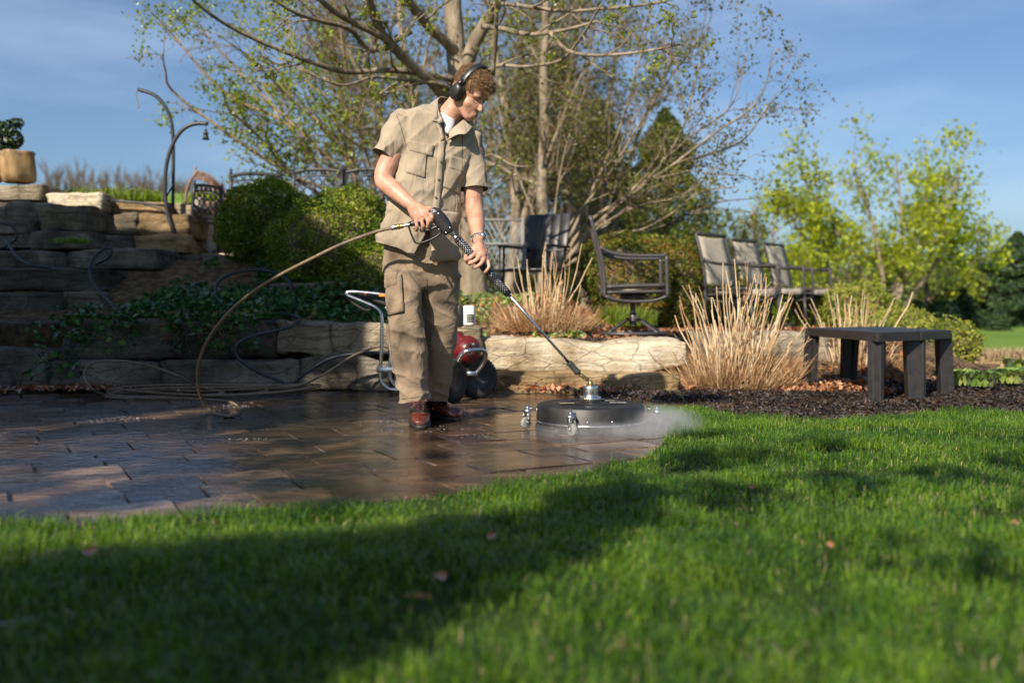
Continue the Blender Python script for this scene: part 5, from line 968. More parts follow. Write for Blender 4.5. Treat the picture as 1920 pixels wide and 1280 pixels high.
# hem: the two front tails with the dark gap between them
patch(bs, [(811, 396), (856, 400), (857, 486), (808, 489)], 'shirt_front', M['shirt'], shirt, nu=14, nv=24, off=.011, thick=.008)
seam(bs, [(824, 258), (818, 330), (811, 396)], 'placket_seam', shirt, r=.0016); seam(bs, [(740, 205), (752, 240), (762, 275)], 'sleeve_seam', shirt); seam(bs, [(868, 250), (866, 290), (866, 320)], 'sleeve_seam', shirt)
seam(bs, [(699, 272), (720, 289), (744, 298)], 'cuff_seam', shirt, r=.0009); seam(bs, [(866, 350), (890, 350), (911, 349)], 'cuff_seam', shirt, r=.0009)
for (u, v) in ((826, 303), (820, 337), (815, 371), (812, 408), (816, 460)):
    p, n_ = hit(bs, u, v); V, F = lathe([(.0001, .004), (.0045, .0045), (.0058, .003), (.0058, -.004)], p + n_ * .012, n_, 14); b = MB(); b.add(V, F); b.build('button', M['button'], shirt)
# open shirt front showing dark trousers between the tails: collar, undershirt
b = MB(); V, F = loft([(P(818, 216, 4.93), P(854, 226, 4.95), .03), (P(826, 228, 4.91), P(852, 238, 4.93), .028), (P(832, 240, 4.895), P(848, 246, 4.905), .022), (P(836, 250, 4.89), P(842, 253, 4.89), .012)], 20, 4); b.add(V, F); b.build('undershirt', M['tshirt'], man)
def collar(rows, name):
    A3 = np.array([[P(*q) for q in row] for row in rows]); X = smooth_grid(A3, 4); V, F = grid(X[..., 0], X[..., 1], X[..., 2]); b = MB(); b.add(V, F); o = b.build(name, M['shirt'], shirt); md = o.modifiers.new('t', 'SOLIDIFY'); md.thickness = .005; md.offset = 0
def smooth_grid(A3, k):
    A3 = np.stack([smooth_path(r, k) for r in A3]); return np.stack([smooth_path(A3[:, j], k) for j in range(A3.shape[1])], 1)
collar([[(838, 184, 5.05), (826, 182, 5.01), (821, 190, 4.95), (822, 206, 4.895), (832, 228, 4.865)], [(834, 190, 5.07), (818, 188, 5.03), (808, 196, 4.96), (808, 214, 4.885), (822, 232, 4.855)], [(834, 196, 5.08), (812, 194, 5.04), (801, 204, 4.955), (801, 224, 4.865), (820, 226, 4.85)]], 'collar')
collar([[(846, 262, 4.868), (842, 252, 4.868), (848, 242, 4.872), (860, 232, 4.90), (872, 222, 4.98)], [(838, 262, 4.852), (850, 254, 4.850), (862, 246, 4.853), (872, 240, 4.89), (884, 228, 4.98)], [(836, 264, 4.842), (858, 252, 4.842), (872, 252, 4.845), (880, 246, 4.89), (889, 236, 4.98)]], 'collar')
collar([[(822, 228, 4.868), (829, 242, 4.862), (834, 262, 4.852)], [(818, 232, 4.855), (824, 248, 4.852), (826, 264, 4.846)]], 'lapel')
# trousers details
patch(bt, [(726, 515), (752, 513), (757, 585), (726, 592)], 'cargo_pocket', M['trouser'], trou, off=.004, thick=.006); patch(bt, [(724, 512), (745, 511), (746, 533), (723, 541)], 'cargo_flap', M['trouser'], trou, off=.008, thick=.005)
seam(bt, [(728, 600), (736, 680), (750, 745)], 'side_seam', trou, r=.001); seam(bt, [(800, 520), (806, 600), (808, 700)], 'side_seam', trou, r=.001); seam(bt, [(753, 748), (780, 745), (804, 740)], 'hem_seam', trou, r=.001)
seam(bt, [(758, 492), (772, 520), (785, 535)], 'fly_seam', trou, r=.001)
# boots
def boot(heel, toe, label=None, sc=1.0):
    heel = np.asarray(heel, float); toe = np.asarray(toe, float); f = nrm(toe - heel); s = np.array([-f[1], f[0], 0]); L = np.linalg.norm(toe - heel)
    def w(a, b_, c): return heel + f * a * L + s * b_ + np.array([0, 0, c])
    bo = MB(); rings = [(-.04, .028, .05, .11), (.06, .040, .052, .12), (.25, .044, .055, .125), (.42, .046, .050, .10), (.6, .052, .042, .075), (.78, .054, .036, .064), (.92, .047, .030, .052), (1.0, .024, .022, .026)]
    pts = []; V = []
    for a, hw, zc_, hz in rings:
        zz = .018 + hz * .5
        ang = np.linspace(0, 2 * np.pi, 20, endpoint=False); V.append([w(a, hw * math.copysign(abs(math.cos(x)) ** .8, math.cos(x)), zz + hz * .5 * math.copysign(abs(math.sin(x)) ** .8, math.sin(x))) for x in ang])
    V = np.array(V); n = 20; m = len(rings); i = np.arange(m - 1)[:, None] * n; j = np.arange(n)[None]; j2 = (j + 1) % n; F = [np.stack([i + j, i + j2, i + n + j2, i + n + j], -1).reshape(-1, 4)]
    VV = np.vstack([V.reshape(-1, 3), w(-.06, 0, .06), w(1.01, 0, .025)]); j = np.arange(n); j2 = (j + 1) % n; F.append(np.vstack([np.stack([np.full(n, m * n), j2, j], -1), np.stack([np.full(n, m * n + 1), (m - 1) * n + j, (m - 1) * n + j2], -1)])); bo.add(VV, F)
    cap(bo, w(.15, 0, .08), w(.18, 0, .19), .042, .046)
    V, F, Nn = remesh(bo, 'tmp', .004, 3, .5); V = V + Nn * (.0012 * fbm(V * 30, 3, 3))[:, None]; b = MB(); b.add(V, F); o = b.build('boot', M['boot'], man)
    b = MB(); t = np.linspace(0, 2 * np.pi, 28, endpoint=False); prof = lambda x: np.interp((x + 1) / 2, [0, .12, .35, .6, .85, 1], [.034, .046, .044, .056, .054, .020])
    xs = np.linspace(-1, 1, 24); lo_ = [(-.05 + 1.07 * (x + 1) / 2, prof(x)) for x in xs]; ring = [w(a, b_, 0) for a, b_ in lo_] + [w(a, -b_, 0) for a, b_ in lo_[::-1]]; R0 = np.array(ring); n = len(R0)
    lv = [R0 + [0, 0, .002], R0 + [0, 0, .020], (R0 - R0.mean(0)) * .93 + R0.mean(0) + [0, 0, .024]]; VV = np.vstack(lv + [R0.mean(0)[None] + [0, 0, .024], R0.mean(0)[None] + [0, 0, .002]]); i = np.arange(2)[:, None] * n; j = np.arange(n)[None]; j2 = (j + 1) % n
    F = [np.stack([i + j, i + j2, i + n + j2, i + n + j], -1).reshape(-1, 4)]; j = np.arange(n); j2 = (j + 1) % n; F.append(np.vstack([np.stack([2 * n + j, 2 * n + j2, np.full(n, 3 * n)], -1), np.stack([j2, j, np.full(n, 3 * n + 1)], -1)])); b.add(VV, F); b.build('sole', M['sole'], o)
    b = MB()
    for k in range(5):
        a = .30 + .075 * k; h = .132 - .0165 * k; hw = .022
        V, F = tube([w(a, -hw, h - .012), w(a + .03, 0, h + .004), w(a + .02, hw, h - .012)], [.0026, .0026], 6, smooth=3); b.add(V, F)
        V, F = tube([w(a, hw, h - .012), w(a + .05, 0, h), w(a + .075, -hw, h - .028)], [.0022, .0022], 6, smooth=3); b.add(V, F)
    b.build('laces', M['lace'], o); V, F = tube([w(.66, -.046, .030), w(.64, -.03, .058), w(.67, 0, .066), w(.64, .03, .058), w(.66, .046, .030)], [.0022, .0022], 6, smooth=4); b = MB(); b.add(V, F); b.build('toe_cap_seam', M['lace'], o)
boot(G(783, 776) * [1, 1, 0] + [0, .0, 0], G(789, 805) * [1, 1, 0]); hz0 = G(812, 786); boot(G(798, 780) * [1, 1, 0], G(858, 790) * [1, 1, 0])

# headphones and watch: worn, but things of their own
hpn = thing('headphones', tuple(hp(0, 0, .13)), 'black over-ear headphones on the curly hair of the man', 'headphones')
arc = [hp(-.012, .094 * math.cos(a), -.005 + .146 * math.sin(a) ** .9) for a in np.linspace(.12, math.pi - .12, 21)]
b = MB(); V, F = tube(arc, [.0035] * 2, 12, ref=None, flat=1); V, F = tube(arc, [.016, .017, .016], 16, ref=tuple(Fh), flat=.30); b.add(V, F); b.build('headband', M['black_plastic'], hpn)
b = MB(); arc2 = [p_ + Uh * .0 + (HC + Uh * .02 - p_) * .05 for p_ in arc[4:17]]; V, F = tube(arc2, [.014, .014], 14, ref=tuple(Fh), flat=.45); b.add(V, F); b.build('band_padding', M['rubber'], hpn)
for s in (-1, 1):
    b = MB(); o_ = hp(-.012, s * .083, -.018); V, F = lathe([(.0001, .032), (.018, .031), (.028, .027), (.033, .018), (.034, .008), (.031, .003)], o_, Rh * s, 28); V = o_ + ((V - o_) @ HR * np.array([1.0, 1, 1.28])) @ HR.T; b.add(V, F); cupo = b.build('ear_cup', M['black_plastic'], hpn)
    b = MB(); V, F = lathe([(.024, -.014), (.034, -.010), (.0365, 0), (.033, .007), (.02, .008)], o_, Rh * s, 28); V = o_ + ((V - o_) @ HR * np.array([1.0, 1, 1.28])) @ HR.T; b.add(V, F); b.build('ear_pad', M['rubber'], cupo)
    b = MB(); V, F = tube([o_ + Rh * s * .022 + Uh * .030, o_ + Rh * s * .020 + Uh * .048, arc[1 if s > 0 else -2] + Uh * .01], [.011, .009], 10, ref=tuple(Fh), flat=.5); b.add(V, F); b.build('yoke', M['black_plastic'], hpn)
wc = WR_L * .93 + EL_L * .07; ax = nrm(WR_L - EL_L); wt = thing('wristwatch', tuple(wc), 'steel link wristwatch on the left wrist of the man', 'watch'); R3 = frame(ax, (0, 1, 0))
for k in range(22):
    a = 2 * math.pi * k / 22; p = wc + R3 @ np.array([math.cos(a) * .031, math.sin(a) * .030, 0]); V, F = box((0, 0, 0), (.0035, .0076, .017), None, .0012); Rr = R3 @ rotz(a)
    if k == 0: bb = MB()
    bb.add(V @ Rr.T + p, F)
bb.build('bracelet', M['chrome'], wt); b = MB(); fdir = nrm([.75, -.6, .1]); fdir = nrm(fdir - ax * np.dot(fdir, ax)); V, F = lathe([(.0001, .009), (.015, .009), (.018, .006), (.018, 0), (.015, -.003)], wc + fdir * .030, fdir, 24); b.add(V, F); b.build('watch_case', M['chrome'], wt)
b = MB(); V, F = lathe([(.0001, .0096), (.0135, .0096)], wc + fdir * .030, fdir, 20); b.add(V, F); M['dial'] = pm('blue_dial', [(.03, .12, .35)], 20, .2, 0); b.build('dial', M['dial'], wt)

# ------------------------------------------------------------------ spray gun, lance and surface cleaner
DG = 4.66
gun = thing('pressure_gun', tuple(P(840, 430, DG)), 'black pressure washer gun and steel lance held by the man', 'spray lance')
b = MB(); V, F = loft([(P(803, 397, DG), P(815, 388, DG), .014), (P(806, 408, DG), P(826, 393, DG), .022), (P(818, 425, DG), P(840, 408, DG), .023), (P(828, 436, DG), P(848, 423, DG), .022), (P(834, 442, DG), P(851, 432, DG), .016)], 18, 4); b.add(V, F)
body = b.build('gun_body', M['black_plastic'], gun)
b = MB()
for k in range(6): V, F = bar(P(810 + k * 2.6, 400 + k * 3.1, DG - .024), P(820 + k * 2.9, 397 + k * 3.0, DG - .024), .003, .0025, bev=.0008); b.add(V, F)
b.build('vent_ribs', M['rubber'], body)
b = MB()
for (u, v) in ((810, 394), (822, 400), (844, 427), (836, 436), (823, 430)): V, F = lathe([(.0001, .002), (.0035, .002), (.004, 0)], P(u, v, DG - .021), (0, -1, 0), 10); b.add(V, F)
b.build('screws', M['chrome'], body)
b = MB(); V, F = tube([P(822, 402, DG), P(806, 408, DG), P(788, 416, DG + .01), P(768, 420, DG + .01)], [.017, .016, .015, .012], 14, smooth=4, flat=.8); b.add(V, F); b.build('grip', M['black_plastic'], gun)
b = MB(); V, F = tube([P(765, 417, DG), P(768, 430, DG), P(775, 448, DG), P(782, 456, DG), P(800, 452, DG), P(820, 442, DG), P(831, 430, DG)], [.007, .0045, .0045, .0045, .0045, .0045, .006], 10, smooth=5); b.add(V, F); b.build('trigger_guard', M['black_plastic'], gun)
b = MB(); V, F = tube([P(822, 424, DG), P(812, 428, DG), P(800, 432, DG), P(788, 430, DG)], [.007, .006], 10, smooth=4); b.add(V, F); b.build('trigger', M['black_plastic'], gun)
b = MB(); V, F = tube([P(806, 392, DG), P(812, 372, DG + .06), P(818, 330, DG + .12)], [.006, .006], 8, ref=(0, 1, 0), flat=.3)
L0, L1, L2 = P(846, 436, DG), P(955, 553, 4.74), P(1070, 683, 4.83)
axl = nrm(L1 - L0); b = MB(); V, F = lathe([(.012, 0), (.012, .010), (.009, .011), (.009, .026), (.012, .027), (.012, .036), (.008, .036), (.008, .06)], P(846, 436, DG), axl, 16); b.add(V, F); b.build('coupling', M['chrome'], gun)
ga, gb = P(857, 447, DG + .005), P(954, 552, 4.74); aL = np.linalg.norm(gb - ga); prof = [(.001, 0), (.017, 0), (.0185, .004)] + [(.0185, aL * .34), (.0200, aL * .36), (.0200, aL * .40), (.0175, aL * .42), (.0175, aL * .60), (.0185, aL * .62), (.0185, aL - .004), (.017, aL), (.001, aL)]
b = MB(); V, F = lathe(prof, ga, gb - ga, 20); b.add(V, F); hg = b.build('insulated_grip', M['black_plastic'], gun)
b = MB(); R3 = frame(gb - ga, (0, -1, 0)); side = R3
for row in range(-2, 3):
    for k in range(24):
        tt = .05 + .9 * (k + .5 * (row % 2)) / 24
        if .40 < tt < .62: continue
        a = -math.pi / 2 + row * .42; a_ax = R3 @ np.array([math.cos(a), math.sin(a), 0])
        if a_ax[1] > 0: a_ax = R3 @ np.array([math.cos(a + math.pi), math.sin(a + math.pi), 0])
        c = ga + (gb - ga) * tt + a_ax * .0185; V, F = ellip(c, (.0034, .0034, .0014), frame(a_ax), 8, 5); b.add(V, F)
b.build('grip_holes', M['alu'], hg)
b = MB(); V, F = tube([gb - axl * .02, L2], [.0068, .0068], 12); b.add(V, F); b.build('lance_tube', M['chrome'], gun)
ax2 = nrm(L2 - gb); b = MB(); V, F = lathe([(.008, -.012), (.0135, -.010), (.0155, 0), (.0155, .05), (.017, .052), (.017, .062), (.011, .064), (.001, .064)], L2 - ax2 * .004, ax2, 12); b.add(V, F); b.build('coupler_sleeve', M['rubber'], gun)
hub = P(1107, 757, 4.87); el_ = P(1107, 716, 4.87); q0 = L2 + ax2 * .06
b = MB(); V, F = tube([q0, q0 * .5 + el_ * .5, el_ + [-.012, 0, .012]], [.008, .0105, .009], 12); b.add(V, F); b.build('elbow_joint', M['brass'], gun)
cl = thing('surface_cleaner', (hub[0], 4.87, 0), 'round black surface cleaner on grey castors at the edge of the paving', 'surface cleaner')
cx, cy = hub[0] + .0, 4.87; R0 = .262
b = MB(); V, F = lathe([(.0001, .138), (.05, .138), (.052, .131), (.10, .128), (.105, .132), (.13, .132), (.135, .127), (.20, .124), (.222, .127), (R0 - .014, .125), (R0 - .005, .121), (R0, .113), (R0 + .002, .045), (R0 + .004, .040)], (cx, cy, 0), n=72); b.add(V, F); deck = b.build('deck', M['deck_plastic'], cl)
b = MB(); V, F = lathe([(R0 + .002, .046), (R0 + .008, .045), (R0 + .008, .036), (R0 + .001, .035)], (cx, cy, 0), n=72); b.add(V, F); b.build('rim_band', M['chrome'], cl)
b = MB(); nb = 1500; a = np.linspace(0, 2 * np.pi, nb, endpoint=False); rr = R0 - .002 + rng.uniform(-.004, .004, nb); p0 = np.stack([cx + np.cos(a) * rr, cy + np.sin(a) * rr, np.full(nb, .040)], 1); p1 = p0 + np.stack([np.cos(a) * .006, np.sin(a) * .006, np.full(nb, -.036)], 1) + rng.normal(0, .0012, (nb, 3)); V, F = btube(np.stack([p0, (p0 + p1) / 2, p1], 1), np.full((nb, 3), .0012), 3); b.add(V, F)
V, F = lathe([(R0 - .008, .042), (R0 - .006, .012)], (cx, cy, 0), n=48); b.add(V, F); b.build('brush_skirt', M['rubber'], cl)
b = MB(); V, F = lathe([(.001, .2115), (.030, .2115), (.0365, .209), (.0375, .205), (.0375, .168), (.0345, .165), (.0375, .162), (.0375, .158), (.050, .157), (.052, .153), (.052, .140), (.048, .136), (.001, .136)], (cx, cy, 0), n=40); b.add(V, F); hb = b.build('swivel_hub', M['alu'], cl)
b = MB()
for a in (-2.2, -1.9, .4): V, F = lathe([(.0001, .006), (.006, .006), (.007, 0)], (cx + math.cos(a) * .051, cy + math.sin(a) * .051, .147), (math.cos(a), math.sin(a), 0), 12); b.add(V, F)
V, F = lathe([(.012, 0), (.012, .018), (.009, .022), (.001, .022)], (cx, cy, .211), n=14); b.add(V, F); V, F = lathe([(.001, .008), (.004, .008), (.004, 0)], (cx - .026, cy - .015, .211), n=8); b.add(V, F); b.build('hub_bolts', M['brass'], hb)
b = MB()
for (dx, dy, a, sx, sy) in ((-.12, -.08, .2, .07, .035), (.13, -.05, -.1, .08, .04), (.02, .14, 0, .1, .04), (.10, .05, .3, .05, .02)):
    V, F = box((0, 0, 0), (sx, sy, .0008), rotz(a)); V = V + [cx + dx, cy + dy, .1335 if abs(dx) < .128 and abs(dy) < .1 else .1335]; b.add(V, F)
M['decal'] = pm('worn_label', [(.02, .02, .02), (.5, .48, .4)], 60, .4, 0); b.build('worn_label', M['decal'], deck, smooth=False)
for a in (-1.70, -1.25, 2.4): b = MB(); V, F = lathe([(.0001, .004), (.004, .003), (.005, 0)], (cx + math.cos(a) * R0, cy + math.sin(a) * R0, .062), (math.cos(a), math.sin(a), 0), 10); b.add(V, F); b.build('bolt', M['chrome'], deck)
def castor(a, swivel, rb=.335):
    o = np.array([cx, cy, 0]); d = np.array([math.cos(a), math.sin(a), 0]); s = np.array([-d[1], d[0], 0]); t = bpy.data.objects.new('castor', None)
    c = o + d * rb; b = MB(); V, F = bar(o + d * (R0 + .002) + [0, 0, .055], o + d * (R0 + .002) + [0, 0, .105], .022, .004, ref=d); b.add(V, F); V, F = bar(o + d * (R0 - .0) + [0, 0, .105], c + [0, 0, .100], .022, .004, ref=(0, 0, 1)); b.add(V, F)
    V, F = lathe([(.001, .118), (.007, .118), (.008, .110), (.012, .108), (.012, .098), (.020, .096), (.022, .088), (.020, .083), (.001, .083)], c, n=18); b.add(V, F)
    w = rotz(swivel) @ d; ws = np.array([-w[1], w[0], 0]); wc = c + w * .012
    for s_ in (-1, 1): V, F = bar(c + ws * .016 * s_ + [0, 0, .084], wc + ws * .016 * s_ + [0, 0, .030], .020, .003, ref=ws); b.add(V, F)
    V, F = lathe([(.005, -.024), (.006, -.020), (.003, -.018), (.003, .018), (.006, .020), (.005, .024)], wc + [0, 0, .033], ws, 10); b.add(V, F)
    fr = b.build('castor', M['chrome'], cl); b = MB(); V, F = lathe([(.004, -.010), (.019, -.009), (.021, -.008), (.026, -.009), (.028, -.007), (.029, 0), (.028, .007), (.026, .009), (.021, .008), (.019, .009), (.004, .010)], wc + [0, 0, .030], ws, 28); b.add(V, F); b.build('wheel', M['grey_rubber'], fr)
castor(math.radians(-112), math.radians(60), .302); castor(math.radians(-178), math.radians(40), .308); castor(math.radians(-8), math.radians(-60), .325); castor(math.radians(75), 0, .305)

# ------------------------------------------------------------------ hoses
hs = thing('pressure_hose', tuple(G(372, 760)), 'brown high pressure hose from the gun, looped and coiled on the wet paving', 'hose')
z0 = .009
def gz(u, v, z=z0): return G(u, v, z)
main = [P(752, 424, DG), P(735, 427, DG + .01), P(700, 436, 4.7), P(640, 458, 4.75), P(580, 487, 4.8), P(520, 518, 4.9), P(470, 550, 5.0), P(425, 590, 5.1), P(388, 640, 5.25), P(371, 690, 5.35), P(374, 735, 5.42), P(392, 768, 5.5), gz(420, 779), gz(443, 777), gz(450, 766), gz(425, 752), gz(350, 747), gz(270, 746), P(205, 742, 6.5), P(172, 728, 6.3), P(158, 702, 6.4), P(170, 682, 6.45), P(210, 676, 6.5), P(270, 683, 6.5), P(330, 703, 6.45), P(372, 724, 6.62), P(420, 737, 6.5), P(340, 742, 6.5), P(240, 743, 6.5), P(205, 738, 6.5), P(260, 730, 6.62), P(380, 733, 6.62), P(480, 728, 6.62), P(560, 722, 6.62), P(610, 700, 6.65), P(660, 668, 6.7), P(708, 650, 6.75), P(730, 652, 6.8)]
b = MB(); V, F = tube(main, [.0082, .0082], 10, smooth=8); b.add(V, F); b.build('hose_line', M['hose'], hs)
b = MB(); V, F = tube([P(200, 734, 6.62), P(300, 728, 6.62), P(420, 726, 6.62), P(500, 730, 6.62), P(470, 738, 6.5), P(330, 745, 6.5), gz(225, 746), P(200, 740, 6.5), P(280, 733, 6.62), P(520, 722, 6.62)], [.009, .009], 10, smooth=8); b.add(V, F); 
V, F = tube([P(215, 729, 6.6), P(300, 737, 6.5), P(420, 741, 6.45), P(540, 733, 6.5), P(600, 722, 6.6), P(520, 722, 6.65), P(380, 721, 6.7), P(250, 724, 6.7), P(205, 731, 6.6)], [.009, .009], 10, smooth=8); b.add(V, F); b.build('hose_coil', M['hose'], hs)
b = MB(); p0 = P(768, 421, DG); p1 = P(742, 426, DG); a_ = p1 - p0; Lc = np.linalg.norm(a_); V, F = lathe([(.009, 0), (.009, .02), (.0075, .022), (.0075, .034)], p0, a_, 12); b.add(V, F); b.build('steel_nipple', M['chrome'], hs)
b = MB(); V, F = lathe([(.0095, .030), (.012, .032), (.012, .040), (.0095, .042), (.013, .046), (.013, .056), (.011, .058), (.011, .066)], p0, a_, 14); b.add(V, F); b.build('quick_coupler', M['brass'], hs)
b = MB(); V, F = lathe([(.0115, .064), (.0125, .067), (.0125, .085), (.0105, .087)], p0, a_, 14); b.add(V, F); b.build('crimp_collar', M['chrome'], hs)
def black_hose(pts, label, r=.0115): b = MB(); V, F = tube(pts, [r, r], 9, smooth=7); b.add(V, F); tag(b.build('garden_hose', M['hose_black'], origin=tuple(pts[0])), label, 'hose', 'black garden hoses on the slope')
black_hose([P(430, 590, 7.35), P(408, 560, 7.6), P(405, 535, 7.8), P(430, 515, 8.0), P(475, 506, 8.1), P(520, 512, 8.1), P(544, 530, 8.0), P(542, 550, 7.9), P(515, 562, 7.8), P(470, 565, 7.7)], 'black hose loop lying on the ivy below the boxwoods')
black_hose([P(480, 590, 7.2), P(530, 588, 7.2), P(562, 598, 7.0), P(540, 614, 6.9), P(480, 628, 6.85), P(445, 645, 6.8), P(446, 670, 6.8), P(480, 695, 6.75), P(520, 712, 6.72), P(545, 720, 6.7), P(572, 700, 6.7), P(620, 672, 6.72), P(680, 662, 6.75), P(735, 662, 6.8)], 'black hose hanging in a bend over the wall stones near the machine')
black_hose([P(215, 575, 7.6), P(190, 550, 7.8), P(170, 520, 7.9), P(172, 490, 8.0), P(190, 470, 8.1), P(208, 466, 8.1), P(205, 482, 8.1), P(180, 495, 8.2)], 'black hose standing in a hook above the left ivy edge')
black_hose([P(-20, 440, 8.4), P(10, 450, 8.3), P(30, 480, 8.1), P(60, 497, 8.0), P(95, 502, 8.0)], 'black hose trailing down the steps at far left')
black_hose([P(-25, 428, 8.5), P(0, 418, 8.5), P(22, 424, 8.5), P(32, 440, 8.5), P(22, 455, 8.5), P(-10, 470, 8.5)], 'short black hose loop at the left border above the steps')

# ------------------------------------------------------------------ spray mist beside the cleaner
def mist(c, r, dens, seed, label=None):
    m, nt, out = new_mat('mist'); v = N(nt, 'ShaderNodeVolumePrincipled'); v.inputs['Color'].default_value = (.97, .97, .98, 1); v.inputs['Anisotropy'].default_value = .35
    tc = N(nt, 'ShaderNodeTexCoord'); n1 = N(nt, 'ShaderNodeTexNoise', Scale=9.0, Detail=5.0, Roughness=.6); mp = N(nt, 'ShaderNodeMapping'); mp.inputs['Scale'].default_value = (1, 1, .8); mp.inputs['Location'].default_value = (seed, 0, 0); nt.links.new(tc.outputs['Object'], mp.inputs[0]); nt.links.new(mp.outputs[0], n1.inputs['Vector'])
    dv = N(nt, 'ShaderNodeVectorMath', operation='DIVIDE'); dv.inputs[1].default_value = r; nt.links.new(tc.outputs['Object'], dv.inputs[0]); ln = N(nt, 'ShaderNodeVectorMath', operation='LENGTH'); nt.links.new(dv.outputs[0], ln.inputs[0])
    mr = N(nt, 'ShaderNodeMapRange'); mr.interpolation_type = 'SMOOTHSTEP'; mr.inputs['From Min'].default_value = 1.0; mr.inputs['From Max'].default_value = .05; nt.links.new(ln.outputs['Value'], mr.inputs['Value'])
    m2 = N(nt, 'ShaderNodeMapRange'); m2.inputs['From Min'].default_value = .38; m2.inputs['From Max'].default_value = .68; nt.links.new(n1.outputs['Fac'], m2.inputs['Value'])
    mu = N(nt, 'ShaderNodeMath', operation='MULTIPLY'); nt.links.new(mr.outputs[0], mu.inputs[0]); nt.links.new(m2.outputs[0], mu.inputs[1]); mu2 = N(nt, 'ShaderNodeMath', operation='MULTIPLY'); nt.links.new(mu.outputs[0], mu2.inputs[0]); mu2.inputs[1].default_value = dens
    nt.links.new(mu2.outputs[0], v.inputs['Density']); nt.links.new(v.outputs[0], out.inputs['Volume']); m.cycles.volume_sampling = 'DISTANCE' if hasattr(m.cycles, 'volume_sampling') else None
    b = MB(); V, F = ellip((0, 0, 0), r, n=24, m=14); b.add(V + np.array(c), F); o = b.build('mist', m, origin=c); return tag(o, kind='stuff')
mist((.70, 4.66, .05), (.24, .28, .10), 17, 1.3)
mist((.42, 4.56, .022), (.44, .20, .055), 16, 4.1)
g = np.random.default_rng(9); b = MB(); C = np.vstack([np.column_stack([g.normal(.45, .25, 260), g.normal(4.62, .14, 260), np.abs(g.normal(.0, .03, 260)) + .002]), np.column_stack([.60 + np.abs(g.normal(0, .13, 420)), g.normal(4.66, .14, 420), np.abs(g.normal(0, .055, 420)) + .002])]); V, F = leaves(C, .0035, 1, r=g); b.add(V, F); tag(b.build('water_drops', M['foam']), kind='stuff')

# ------------------------------------------------------------------ pressure washer
pw = thing('pressure_washer', tuple(P(800, 738, 6.45) * [1, 1, 0]), 'petrol pressure washer with red engine and tubular steel frame parked behind the man', 'pressure washer'); D = 6.4
def off(lst, dy): return np.array([P(u, v, D + dy) for u, v in lst])
hl_ = [(748, 560), (722, 553), (690, 549), (658, 547), (650, 550), (655, 555), (682, 566), (705, 577), (715, 592), (716, 640), (713, 700), (716, 716), (728, 728), (748, 731), (775, 731)]
b = MB(); V, F = tube(off(hl_, 0), [.012, .012], 12, smooth=5); b.add(V, F); b.build('tube_frame', M['chrome'], pw); b = MB(); V, F = tube(off([(u + 18, v - 2) for u, v in hl_[7:]], .42), [.012, .012], 12, smooth=5); b.add(V, F)
b.build('tube_frame', M['chrome'], pw)
b = MB(); V, F = box(P(735, 693, D - .015), (.20, .02, .034), None, .004); b.add(V, F); V, F = box(P(880, 700, D - .10), (.07, .03, .03), None, .004); b.add(V, F); b.build('cross_bar', M['alu'], pw)
b = MB(); V, F = tube(off([(742, 572), (715, 566), (690, 558), (672, 556)], .05), [.02, .012], 10, smooth=4); b.add(V, F); V, F = tube(off([(655, 560), (668, 572), (690, 582), (698, 570)], .03), [.009, .009], 8, smooth=5); b.add(V, F); b.build('hanging_cable', M['rubber'], pw)
b = MB(); V, F = tube(off([(711, 553), (728, 555)], -.02), [.011, .009], 10); b.add(V, F); b.build('nozzle_tip', M['orange'], pw)
b = MB(); V, F = ellip(P(686, 552, D - .01), (.011, .011, .011)); b.add(V, F); b.build('knob', M['red_paint'], pw)
b = MB(); V, F = lathe([(.001, .12), (.045, .12), (.05, .112), (.072, .10), (.086, .06), (.088, .05), (.092, .048), (.092, -.02), (.085, -.08), (.001, -.09)], P(872, 656, 6.35), (.35, -.9, .05), 28); b.add(V, F); V, F = box(P(835, 650, 6.5), (.24, .26, .20), None, .03, 3); b.add(V, F); b.build('engine_shroud', M['red_paint'], pw)
b = MB(); c_ = P(872, 656, 6.35); axw = nrm([.35, -.9, .05]); R3 = frame(axw, (0, 0, 1))
for k in range(16):
    a = 2 * math.pi * k / 16; p = c_ + axw * .128 + R3 @ np.array([math.cos(a) * .034, math.sin(a) * .034, 0]); V, F = bar(p - R3 @ np.array([math.cos(a), math.sin(a), 0]) * .014, p + R3 @ np.array([math.cos(a), math.sin(a), 0]) * .014, .005, .004, ref=axw, bev=.001); b.add(V, F)
V, F = ellip(c_ + axw * .115 + [.02, 0, .03], (.022, .012, .018)); b.add(V, F); b.build('recoil_grille', M['black_plastic'], pw)
b = MB(); V, F = box(P(879, 592, 6.42), (.082, .16, .135), None, .022, 3); b.add(V, F); V, F = box(P(845, 596, 6.5), (.18, .20, .12), None, .025, 3); b.add(V, F); b.build('fuel_tank', M['cream_plastic'], pw)
b = MB(); V, F = box(P(862, 592, 6.40), (.045, .15, .14), None, .012, 2); b.add(V, F); 
for k in range(4): V, F = box(P(882, 590 + k * 4, 6.335), (.05, .006, .006), None, .001); b.add(V, F)
b.build('air_filter', M['black_plastic'], pw)
b = MB(); V, F = tube([P(858, 678, 6.15), P(866, 664, 6.13), P(880, 657, 6.12), (P(903, 656, 6.2)), P(911, 664, 6.25), P(905, 682, 6.3), P(890, 704, 6.32)], [.015, .014], 12, smooth=6); b.add(V, F); b.build('guard_tube', M['chrome'], pw)
b = MB(); V, F = tube([P(800, 716, 6.5), P(880, 712, 6.35)], [.012, .012], 8); b.add(V, F); V, F = box(P(840, 706, 6.5), (.30, .30, .03), None, .006); b.add(V, F); b.build('base_plate', M['bronze_metal'], pw)
